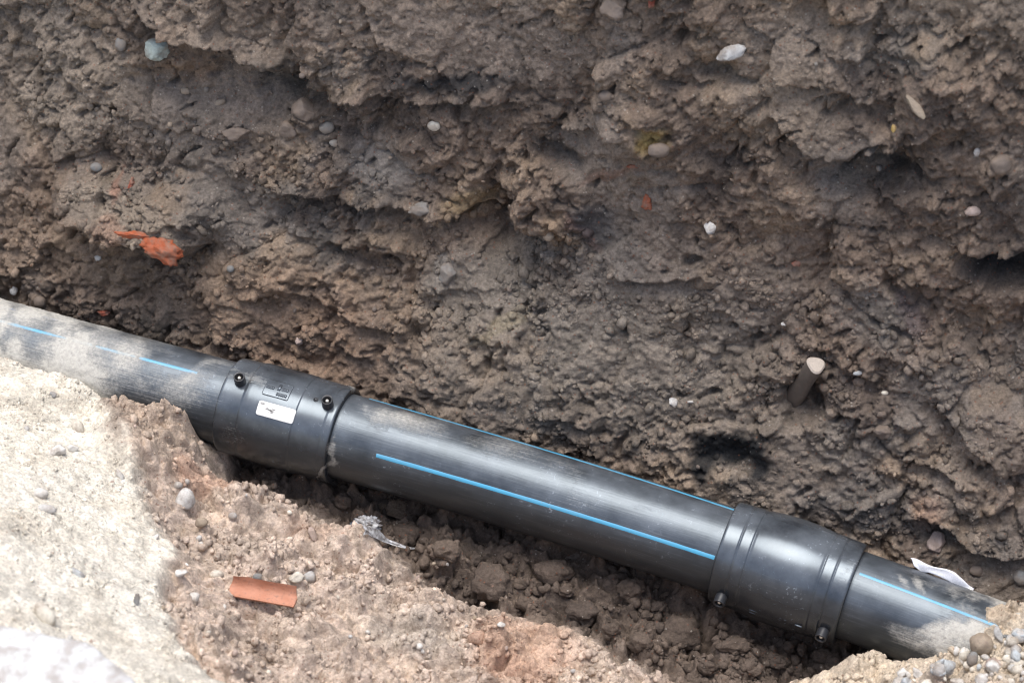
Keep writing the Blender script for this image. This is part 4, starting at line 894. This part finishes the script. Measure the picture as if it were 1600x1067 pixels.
# crumpled clear plastic scrap with a twisted tail
def plastic():
    mt, nt, b = new_mat('dirty_film'); g = N(nt, 'ShaderNodeNewGeometry'); n1 = N(nt, 'ShaderNodeTexNoise', Scale=160.0, Detail=5.0); nt.links.new(g.outputs['Position'], n1.inputs['Vector'])
    nt.links.new(mixc(nt, ramp(nt, n1.outputs['Fac'], .38, .62), (.22, .20, .185, 1), (.60, .60, .60, 1)), b.inputs['Base Color']); b.inputs['Roughness'].default_value = .5
    P, n, dep, c = hit(574, 812); k = dep / FPX
    root = bpy.data.objects.new('plastic_scrap', None); COL.objects.link(root); root.location = P; tag(root, 'crumpled clear plastic scrap with a twisted tail on the trench floor', 'plastic')
    V = ICO[5][0].copy(); q = V.astype(np.float32); dsp = 1 + .55 * (ridged(q, .8, 4, 3) - 1.0) * .6 + .25 * fbm(q, .3, 3, 4)
    V = V * dsp[:, None]; V = V[:, :1] * RT * 19 * k + V[:, 1:2] * UP * 13 * k + V[:, 2:3] * (-FW) * 10 * k + n * 8 * k
    mesh_np('crumpled_film', V, ICO[5][1], mt, root, smooth=False)
    path = [(566, 826), (578, 834), (592, 840), (606, 846), (622, 851), (640, 854), (652, 860)]; pts = []
    for x, y in path:
        h = hit(x, y, 5); pts.append(h[0] + h[1] * .006 - P)
    pts = np.array(pts); tt = np.linspace(0, len(pts) - 1, 60); cen = np.stack([np.interp(tt, range(len(pts)), pts[:, i]) for i in range(3)], 1)
    kk = np.ones(9) / 9; cen = np.stack([np.convolve(np.pad(cen[:, i], 4, mode='edge'), kk, 'valid') for i in range(3)], 1)
    wd_ = np.interp(tt, range(7), [9, 8, 7, 4.5, 3, 2, 1]) * k; rows = []
    for i in range(60):
        al = np.linspace(-1, 1, 9); tw = .5 * math.sin(i * .25); rows.append(cen[i] + (al * wd_[i])[:, None] * (UP * math.cos(tw) + n * math.sin(tw)) + (.35 * wd_[i] * np.sin(al * 5 + i * .2))[:, None] * n)
    mesh_np('twisted_tail', np.concatenate(rows), grid_faces(60, 9), mt, root)
    V = ICO[4][0].copy(); V = V * (1 + .5 * fbm(V.astype(np.float32), .7, 4, 14))[:, None]; V = V[:, :1] * RT * 8 * k + V[:, 1:2] * UP * 10 * k + V[:, 2:3] * (-FW) * 6 * k - RT * 19 * k - UP * 4 * k + n * 5 * k
    o = mesh_np('dark_film', V, ICO[4][1], simple('dark_film', (.03, .04, .06), .3), root, smooth=False); o['label'] = 'dark blue black piece of film'
plastic()

# torn white sheet standing between the pipe and the bank
def sheet():
    edge = [(1423, 871), (1432, 874), (1445, 879), (1460, 884), (1478, 889), (1492, 895), (1506, 905), (1521, 919)]
    low = [(1428, 884), (1440, 893), (1452, 894), (1468, 900), (1484, 908), (1494, 916), (1508, 922), (1520, 924)]
    cl = np.array([l_at_px(x) for x, _ in edge]); N1 = 40; tt = np.linspace(0, 7, N1); E = np.array(edge, float); Lw = np.array(low, float)
    def lift(p, back):
        d = ray(*p); lp = l_at_px(p[0]); a = ax_pos(np.array([lp]))[0] + W * back; tq = ((a - CAM) @ W) / (d @ W); return CAM + d * tq
    top = np.array([lift(p, .052) for p in edge]); bot = np.array([lift(p, .046) for p in low]); rows = []
    for f in np.linspace(0, 1, 8):
        A = np.stack([np.interp(tt, range(8), (top * (1 - f) + (bot) * f)[:, i]) for i in range(3)], 1); A = A + W * (.0012 * np.sin(tt * 1.7 + f * 4) * (1 - f))[:, None]
        rows.append(A)
    G = np.concatenate(rows); org = G.mean(0); m = simple('white_plastic_sheet', (.74, .74, .77), .5)
    o = mesh_np('torn_sheet', G - org, grid_faces(8, N1), m); o.location = org
    sm = o.modifiers.new('thickness', 'SOLIDIFY'); sm.thickness = .0012
    tag(o, 'torn white plastic sheet caught between the buried pipe end and the bank', 'sheet')
sheet()

# pale slab at the near corner
def slab():
    out = [(-60, 962), (0, 972), (60, 984), (130, 1000), (185, 1030), (215, 1062), (250, 1120), (60, 1200), (-120, 1150)]
    pts = np.array([at_z(x, y, .455) for x, y in out])[:, :2]; n = 160; cl = np.r_[pts, pts[:1]]; dd = np.r_[0, np.cumsum(np.linalg.norm(np.diff(cl, axis=0), axis=1))]
    tt = np.linspace(0, dd[-1], n, endpoint=False); ring = np.stack([np.interp(tt, dd, cl[:, i]) for i in range(2)], 1); cen = ring.mean(0)
    ring = ring + (ring - cen) * (.05 * fbm(np.stack([ring[:, 0], ring[:, 1], tt * 0], 1).astype(np.float32), .05, 4, 5))[:, None]
    rows = []
    for f, z in [(1.0, .36), (1.01, .40), (1.005, .435), (.985, .449), (.95, .455), (.85, .457), (.6, .459), (.3, .458), (.02, .458)]:
        r = cen + (ring - cen) * f; q = np.stack([r[:, 0], r[:, 1], np.full(n, z)], 1); q[:, 2] += .006 * fbm(q.astype(np.float32), .05, 4, 15); rows.append(q)
    V = np.concatenate(rows); org = np.array([cen[0], cen[1], .36]); o = mesh_np('concrete_slab', V - org, grid_faces(len(rows), n, True), stone_mat('slab', (.52, .52, .51), .85, .55, 60)); o.location = org
    tag(o, 'chalky white concrete slab edge on the near bank', 'slab')
slab()
